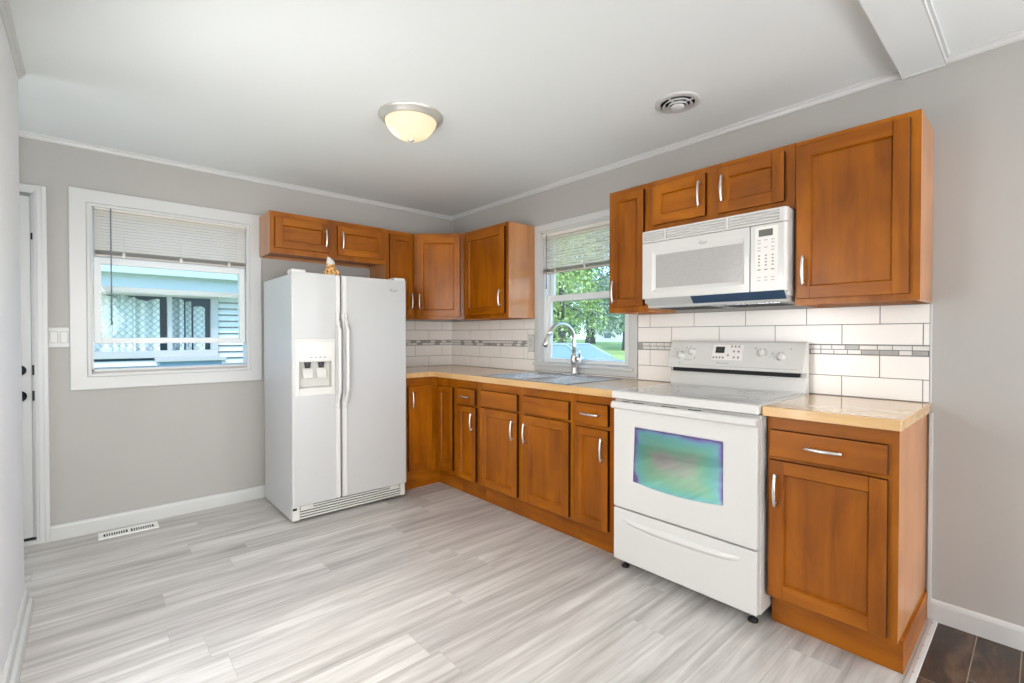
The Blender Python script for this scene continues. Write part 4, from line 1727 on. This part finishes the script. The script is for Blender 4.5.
# light switch
sw = empty('light_switch', (-2.9, 0, 1.236), 'white double rocker switch plate between door and window', 'switch')
mb = MB()
mb.box(-2.9385, -2.8445, -0.007, -0.0005, 1.176, 1.296)
put('plate', mb, 'trim', sw, bevel=0.002)
for x in (-2.914, -2.869):
    mb = MB()
    mb.box(x - 0.018, x + 0.018, -0.0074, -0.006, 1.2015, 1.2705, 1)
    mb.hexa([(x - 0.0165, -0.0125, 1.203), (x + 0.0165, -0.0125, 1.203), (x + 0.0165, -0.006, 1.203), (x - 0.0165, -0.006, 1.203),
             (x - 0.0165, -0.0075, 1.269), (x + 0.0165, -0.0075, 1.269), (x + 0.0165, -0.006, 1.269), (x - 0.0165, -0.006, 1.269)])
    put('rocker', mb, ['plastic', 'ink_dark'], sw)
# outlet in the tiles
ot = empty('wall_outlet', (-0.004, -1.156, 1.184), 'cream outlet plate set in the tiles beside the sink window', 'outlet')
mb = MB()
mb.box(-0.0135, -0.0005, -1.194, -1.118, 1.118, 1.250)
put('plate', mb, 'plastic', ot, bevel=0.002)
mb = MB()
for z in (1.163, 1.205):
    mb.lathe([(0.016, -0.0135), (0.016, -0.0165)], (0, -1.156, z), 18, 0, 'x')
    for dy in (-0.006, 0.006):
        mb.box(-0.0170, -0.0160, -1.156 + dy - 0.001, -1.156 + dy + 0.001, z - 0.003, z + 0.006, 1)
put('socket', mb, ['trim', 'ink_dark'], ot)

# ================================================================== OUTSIDE
def ground_z(x, y):
    d = (x + 2.758) * 0.665 + (y + 4.0) * 0.747
    s = min(1.0, max(0.0, (d - 15.5) / 16.0))
    return -0.45 + 1.15 * s * s * (3 - 2 * s)


t_ = NT('mown lawn')
b_ = t_.bsdf(Roughness=0.9)
f_ = t_.noise(t_.coords(), 9, 6, 0.65)
g_ = t_.noise(t_.coords((0.6, 0.6, 0.6)), 1, 2)
c_ = t_.ramp(f_, [(0.3, rgb(150, 172, 92)), (0.7, rgb(200, 216, 140))])
t_.link(t_.mix(1.0, c_, t_.ramp(g_, [(0.35, (0.75, 0.78, 0.7, 1)), (0.65, (1.1, 1.1, 1.05, 1))]), 'MULTIPLY'), b_.inputs['Base Color'])
M['lawn'] = t_.m
mb = MB()
vs, fs = [], []
nx, ny = 60, 60
for i in range(nx + 1):
    for j in range(ny + 1):
        x = -12 + 72 * i / nx
        y = -14 + 64 * j / ny
        vs.append((x, y, ground_z(x, y)))
for i in range(nx):
    for j in range(ny):
        fs.append((i * (ny + 1) + j, (i + 1) * (ny + 1) + j, (i + 1) * (ny + 1) + j + 1, i * (ny + 1) + j + 1))
mb.add(vs, fs, 0, True)
lawn = struct('lawn', mb, 'lawn')

# neighbour's house beyond window 1
M['siding'] = plain('pale blue siding', rgb(226, 232, 230), 0.55, noise=0.03, nscale=8)
M['soffit'] = plain('pale soffit paint', rgb(216, 222, 222), 0.6)
M['curtain'] = None
t_ = NT('lace curtain')
b_ = t_.bsdf(Roughness=0.8)
mp_ = t_.coords((1, 1, 1))
rot = t_.new('ShaderNodeMapping')
rot.inputs['Rotation'].default_value = (0, math.radians(45), 0)
rot.inputs['Scale'].default_value = (11, 11, 11)
t_.link(mp_, rot.inputs[0])
ck_ = t_.new('ShaderNodeTexWave', wave_type='BANDS', bands_direction='X')
ck_.inputs['Scale'].default_value = 0.55
ck_.inputs['Distortion'].default_value = 1.0
t_.link(rot.outputs[0], ck_.inputs[0])
ck2 = t_.new('ShaderNodeTexWave', wave_type='BANDS', bands_direction='Z')
ck2.inputs['Scale'].default_value = 0.55
ck2.inputs['Distortion'].default_value = 1.0
t_.link(rot.outputs[0], ck2.inputs[0])
mxx = t_.new('ShaderNodeMath', operation='MAXIMUM')
t_.link(ck_.outputs['Fac'], mxx.inputs[0])
t_.link(ck2.outputs['Fac'], mxx.inputs[1])
t_.link(t_.ramp(mxx.outputs[0], [(0.88, rgb(246, 248, 244)), (0.98, rgb(188, 198, 194))]), b_.inputs['Base Color'])
M['curtain'] = t_.m
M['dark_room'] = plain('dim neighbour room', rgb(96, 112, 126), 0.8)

nh = empty('neighbour_house', (-2.5, 3.0, -0.45), 'pale blue lap-sided house next door seen through the left window', 'house')
NX0, NX1, NZ0, NZ1 = -4.3, -1.53, 0.985, 1.76
mb = MB()
z = -0.45
while z < 1.78:
    z2 = z + 0.078
    segs_ = [(-9.0, 3.5)]
    if z2 > NZ0 and z < NZ1:
        segs_ = [(-9.0, NX0), (NX1, 3.5)]
    for a, b in segs_:
        mb.hexa([(a, 2.964, z + 0.018), (b, 2.964, z + 0.018), (b, 3.10, z + 0.018), (a, 3.10, z + 0.018), (a, 2.990, z2), (b, 2.990, z2), (b, 3.10, z2), (a, 3.10, z2)])
        mb.box(a, b, 3.05, 3.1, z, z + 0.018)
    z = z2
put('siding', mb, 'siding', nh)
mb = MB()
mb.box(3.40, 3.50, 3.101, 7.0, -0.45, 2.2)
mb.prism([(3.101, 2.2), (7.0, 2.2), (7.0, 3.85)], lambda p: (3.40, p[0], p[1]), lambda p: (3.50, p[0], p[1]))
put('side_wall', mb, 'siding', nh)
mb = MB()
mb.box(-9.2, 3.7, 2.72, 3.10, 1.782, 1.80)
mb.box(-9.2, 3.7, 2.70, 2.72, 1.775, 1.95)
mb.box(-9.2, 3.7, 2.61, 2.70, 1.925, 2.01)
put('eave', mb, 'soffit', nh, bevel=0.004)
mb = MB()
mb.hexa([(-9.2, 2.63, 2.012), (3.7, 2.63, 2.012), (3.7, 7.0, 3.9), (-9.2, 7.0, 3.9), (-9.2, 2.63, 2.05), (3.7, 2.63, 2.05), (3.7, 7.0, 3.95), (-9.2, 7.0, 3.95)])
put('roof', mb, [plain('grey shingle', rgb(120, 122, 126), 0.9, noise=0.2, nscale=20)], nh)
mb = MB()
for (a, b, c_, d_) in ((NX0, NX1, NZ1 - 0.05, NZ1), (NX0, NX1, NZ0, NZ0 + 0.085), (NX0, NX0 + 0.08, NZ0 + 0.0855, NZ1 - 0.0505), (NX1 - 0.075, NX1, NZ0 + 0.0855, NZ1 - 0.0505), (-2.05, -2.005, NZ0 + 0.0855, NZ1 - 0.0505), (-3.2, -3.155, NZ0 + 0.0855, NZ1 - 0.0505)):
    mb.box(a, b, 2.955, 3.05, c_, d_)
wf = put('window_frame', mb, 'trim', nh, bevel=0.004)
mb = MB()
mb.box(NX0 + 0.05, NX1 - 0.05, 3.02, 3.026, NZ0 + 0.05, NZ1 - 0.03)
put('pane', mb, make_glass('neighbour glass', (0.96, 0.98, 0.98, 1)), wf)
mb = MB()
mb.box(NX0, NX1, 3.5, 3.52, 0.8, 1.9)
put('room', mb, 'dark_room', nh)
for (a, b, zt) in ((-4.2, -3.5, 1.74), (-2.95, -2.35, 1.71), (-2.62, -2.12, 1.67), (-2.0, -1.88, 1.69), (-1.86, -1.80, 1.66), (-1.78, -1.66, 1.6)):
    mb = MB()
    vs, fs = [], []
    n = 40
    for k in range(n + 1):
        s = k / n
        x = a + (b - a) * s
        y = 3.065 + 0.030 * math.sin(s * (b - a) * 48) + 0.01 * math.sin(s * 17)
        zz = zt + 0.015 * math.sin(s * (b - a) * 30)
        vs += [(x, y, 1.0), (x, y, zz)]
    for k in range(n):
        fs.append((2 * k, 2 * k + 2, 2 * k + 3, 2 * k + 1))
    mb.add(vs, fs, 0, True)
    put('curtain', mb, 'curtain', wf)
wb = MB()
wb.box(-2.18, -1.48, 2.74, 2.972, 0.945, 0.985)
wb.box(-2.15, -1.51, 2.77, 2.972, 0.80, 0.945, 1)
wb.box(-1.53, -1.49, 2.76, 2.972, 0.78, 0.945)
put('window_box', wb, ['trim', plain('blue grey box', rgb(132, 164, 190), 0.6)], nh, bevel=0.004)

# trees beyond window 2
def leaf_mat(name, lo, mid, hi):
    t = NT(name)
    b = t.bsdf(Roughness=0.6)
    f = t.noise(t.coords(), 1.7, 4, 0.7)
    t.link(t.ramp(f, [(0.32, lo), (0.5, mid), (0.68, hi)]), b.inputs['Base Color'])
    b.inputs['Subsurface Weight'].default_value = 0.0
    return t.m


M['leaf_a'] = leaf_mat('bright leaves', rgb(108, 130, 70), rgb(164, 182, 108), rgb(222, 230, 172))
M['leaf_b'] = leaf_mat('deep leaves', rgb(88, 106, 84), rgb(136, 154, 126), rgb(204, 214, 192))
M['bark'] = plain('grey bark', rgb(98, 92, 88), 0.9, noise=0.25, nscale=14)


def tree(label, x, y, h0, h1, rad, leaf, n, seed, size=0.3, trunk=0.18):
    rnd = random.Random(seed)
    gz = ground_z(x, y)
    root = empty('tree', (x, y, gz), label, 'tree', None)
    mb = MB()
    mb.tube([(x, y, gz - 0.05), (x + 0.05, y, gz + (h0 - gz) * 0.5), (x, y + 0.05, h0 + 0.4), (x, y, h1 - 0.6)], [trunk * 1.3, trunk, trunk * 0.85, trunk * 0.3], 10)
    for k in range(5):
        a = rnd.uniform(0, 6.28)
        zz = rnd.uniform(h0, (h0 + h1) / 2)
        mb.tube([(x, y, zz), (x + math.cos(a) * rad * 0.4, y + math.sin(a) * rad * 0.4, zz + 0.6), (x + math.cos(a) * rad * 0.75, y + math.sin(a) * rad * 0.75, zz + 1.1)], [trunk * 0.5, trunk * 0.3, trunk * 0.1], 6)
    put('trunk', mb, 'bark', root)
    mb = MB()
    blobs = []
    for k in range(26):
        a = rnd.uniform(0, 6.28)
        rr = rad * math.sqrt(rnd.random()) * 0.8
        zz = rnd.uniform(h0, h1)
        f = 1 - abs((zz - (h0 + h1) / 2) / ((h1 - h0) / 2)) ** 2 * 0.5
        blobs.append((x + rr * f * math.cos(a), y + rr * f * math.sin(a), zz, rad * rnd.uniform(0.22, 0.4)))
    for k in range(n):
        bx, by, bz, br = rnd.choice(blobs)
        d = Vector((rnd.gauss(0, 1), rnd.gauss(0, 1), rnd.gauss(0, 1))).normalized() * br * rnd.random() ** 0.4
        p = Vector((bx, by, bz)) + d
        u = Vector((rnd.gauss(0, 1), rnd.gauss(0, 1), rnd.gauss(0, 1))).normalized()
        v = u.cross(Vector((rnd.gauss(0, 1), rnd.gauss(0, 1), rnd.gauss(0, 1)))).normalized()
        s = size * rnd.uniform(0.6, 1.2)
        mb.add([p - u * s * 0.5, p + v * s * 0.25, p + u * s * 0.5, p - v * s * 0.25], [(0, 1, 2, 3)])
    put('foliage', mb, leaf, root)
    return root


tree('bright yellow-green tree seen through the sink window above the parked car', 12.3, 9.7, 1.5, 5.6, 2.2, 'leaf_a', 8000, 3, 0.15)
tree('deep green tree in the middle of the sink window behind the lawn', 23.2, 17.0, 2.0, 9.0, 3.1, 'leaf_b', 8000, 4, 0.24, 0.3)
tree('shady tree at the lawn end showing beside the narrow wall cabinet', 19.6, 11.6, 2.0, 8.0, 2.7, 'leaf_b', 8000, 5, 0.2, 0.16)
tree('far green tree behind the white house, low in the sink window', 40.5, 37.0, 2.0, 13.0, 5.4, 'leaf_b', 4000, 6, 0.7, 0.3)
tree('far green tree behind the white house, near the narrow wall cabinet', 46.5, 26.5, 2.0, 13.0, 5.4, 'leaf_b', 4000, 8, 0.7, 0.3)
tree('tree behind the bright yellow-green tree across the lawn', 26.6, 23.6, 1.2, 9.0, 3.4, 'leaf_a', 6000, 9, 0.34, 0.25)

# far white house
fh = empty('far_house', (33.5, 21.6, 0.7), 'small white house with a low roof far across the lawn', 'house')
hx, hy, hz = 33.0, 21.9, 0.68
A = Vector((0.7467, -0.6652, 0))
Bv = Vector((0.6652, 0.7467, 0))


def hp(a, b, z):
    q = Vector((hx, hy, 0)) + A * a + Bv * b
    return (q.x, q.y, z)


mb = MB()
mb.hexa([hp(-1.9, 0, hz), hp(2.3, 0, hz), hp(2.3, 5, hz), hp(-1.9, 5, hz), hp(-1.9, 0, hz + 1.0), hp(2.3, 0, hz + 1.0), hp(2.3, 5, hz + 1.0), hp(-1.9, 5, hz + 1.0)])
mb.add([hp(-1.9, 0, hz + 1.0), hp(2.3, 0, hz + 1.0), hp(0.2, 0, hz + 2.1), hp(-1.9, 5, hz + 1.0), hp(2.3, 5, hz + 1.0), hp(0.2, 5, hz + 2.1)], [(0, 1, 2), (3, 5, 4), (0, 3, 4, 1), (0, 2, 5, 3), (1, 4, 5, 2)])
put('walls', mb, 'trim', fh)
mb = MB()
for s in (-1, 1):
    e_ = (-2.2 if s < 0 else 2.6)
    mb.hexa([hp(0.2, -0.3, hz + 2.12), hp(e_, -0.3, hz + 0.88), hp(e_, 5.3, hz + 0.88), hp(0.2, 5.3, hz + 2.12),
             hp(0.2, -0.3, hz + 2.22), hp(e_, -0.3, hz + 0.98), hp(e_, 5.3, hz + 0.98), hp(0.2, 5.3, hz + 2.22)])
put('roof', mb, [plain('far roof shingle', rgb(150, 152, 156), 0.9)], fh)
for a in (-1.1, 0.9):
    mb = MB()
    mb.hexa([hp(a, -0.03, hz + 0.35), hp(a + 0.6, -0.03, hz + 0.35), hp(a + 0.6, 0.01, hz + 0.35), hp(a, 0.01, hz + 0.35),
             hp(a, -0.03, hz + 0.8), hp(a + 0.6, -0.03, hz + 0.8), hp(a + 0.6, 0.01, hz + 0.8), hp(a, 0.01, hz + 0.8)])
    put('window', mb, 'dark_room', fh)

# parked car outside window 2: length runs along -y
cr = empty('car', (10.35, 7.3, -0.45), 'silver-blue sedan parked outside the sink window', 'car')
CX, CYF = 10.35, 5.0
g0 = -0.45
M['car_paint'] = plain('silver blue car paint', rgb(188, 196, 200), 0.35, metal=0.15, coat=0.2)
M['car_glass'] = plain('car window glass', rgb(150, 172, 172), 0.25)
# stations from nose to tail: (y offset, half width, bottom z, shoulder z, hood centre z)
stn = [(0.00, 0.62, 0.30, 0.55, 0.58), (0.12, 0.80, 0.22, 0.66, 0.72), (0.55, 0.88, 0.20, 0.76, 0.86), (1.15, 0.90, 0.20, 0.84, 0.95), (1.9, 0.91, 0.20, 0.90, 0.97), (2.8, 0.91, 0.20, 0.93, 0.98), (3.7, 0.90, 0.20, 0.94, 0.99), (4.3, 0.86, 0.24, 0.92, 0.99), (4.55, 0.74, 0.32, 0.80, 0.84)]
mb = MB()
ringn = 9
vs = []
for (dy, hw, zb_, zs_, zt_) in stn:
    y = CYF + dy
    cs = [(-hw * 0.92, zb_), (-hw, zb_ + 0.15), (-hw, zs_ - 0.08), (-hw * 0.93, zs_), (-hw * 0.5, zt_ - 0.01), (0, zt_), (hw * 0.5, zt_ - 0.01), (hw * 0.93, zs_), (hw, zs_ - 0.08), (hw, zb_ + 0.15), (hw * 0.92, zb_)]
    vs += [(CX + a, y, g0 + b) for a, b in cs]
m_ = 11
fs = []
for j in range(len(stn) - 1):
    for k in range(m_):
        k2 = (k + 1) % m_
        fs.append((j * m_ + k, j * m_ + k2, (j + 1) * m_ + k2, (j + 1) * m_ + k))
fs += [tuple(range(m_))[::-1], tuple(range((len(stn) - 1) * m_, len(stn) * m_))]
mb.add(vs, fs, 0, True)
put('body', mb, 'car_paint', cr)
# cabin glass and roof
mb = MB()
gl = [(1.25, 0.80, 0.94), (2.15, 0.62, 1.40), (3.3, 0.62, 1.40), (4.1, 0.78, 0.96)]
vs = []
for (dy, hw, z_) in gl:
    vs += [(CX - hw, CYF + dy, g0 + z_), (CX + hw, CYF + dy, g0 + z_)]
# lower sills
lo = [(CX - 0.84, CYF + 1.25, g0 + 0.9), (CX + 0.84, CYF + 1.25, g0 + 0.9), (CX - 0.84, CYF + 4.1, g0 + 0.93), (CX + 0.84, CYF + 4.1, g0 + 0.93)]
mb.add(vs + lo, [(0, 1, 3, 2), (2, 3, 5, 4), (4, 5, 7, 6), (8, 0, 2, 4, 6, 10), (9, 11, 7, 5, 3, 1), (8, 9, 1, 0), (10, 6, 7, 11)])
put('cabin_glass', mb, 'car_glass', cr)
mb = MB()
mb.hexa([(CX - 0.64, CYF + 2.1, g0 + 1.385), (CX + 0.64, CYF + 2.1, g0 + 1.385), (CX + 0.64, CYF + 3.35, g0 + 1.385), (CX - 0.64, CYF + 3.35, g0 + 1.385),
         (CX - 0.5, CYF + 2.2, g0 + 1.435), (CX + 0.5, CYF + 2.2, g0 + 1.435), (CX + 0.5, CYF + 3.25, g0 + 1.435), (CX - 0.5, CYF + 3.25, g0 + 1.435)])
for s in (-1, 1):
    mb.tube([(CX + s * 0.82, CYF + 1.22, g0 + 0.93), (CX + s * 0.63, CYF + 2.15, g0 + 1.39), (CX + s * 0.63, CYF + 3.3, g0 + 1.39), (CX + s * 0.80, CYF + 4.12, g0 + 0.95)], 0.035, 8)
    mb.tube([(CX + s * 0.84, CYF + 2.75, g0 + 0.92), (CX + s * 0.63, CYF + 2.75, g0 + 1.39)], 0.03, 8)
put('roof', mb, 'car_paint', cr)
for s in (-1, 1):
    for dy in (0.85, 3.65):
        mb = MB()
        mb.lathe([(0.0, s * 0.70), (0.31, s * 0.70), (0.33, s * 0.74), (0.33, s * 0.88), (0.30, s * 0.92), (0.21, s * 0.925), (0.19, s * 0.90), (0.0, s * 0.91)], (CX, CYF + dy, g0 + 0.33), 24, 0, 'x')
        put('wheel', mb, 'rubber', cr)
    mb = MB()
    mb.lathe([(0.0, -0.06), (0.07, -0.05), (0.09, 0.0), (0.07, 0.05), (0.0, 0.06)], (CX + s * 0.97, CYF + 1.55, g0 + 0.98), 12, 0, 'y')
    put('mirror', mb, 'car_paint', cr)
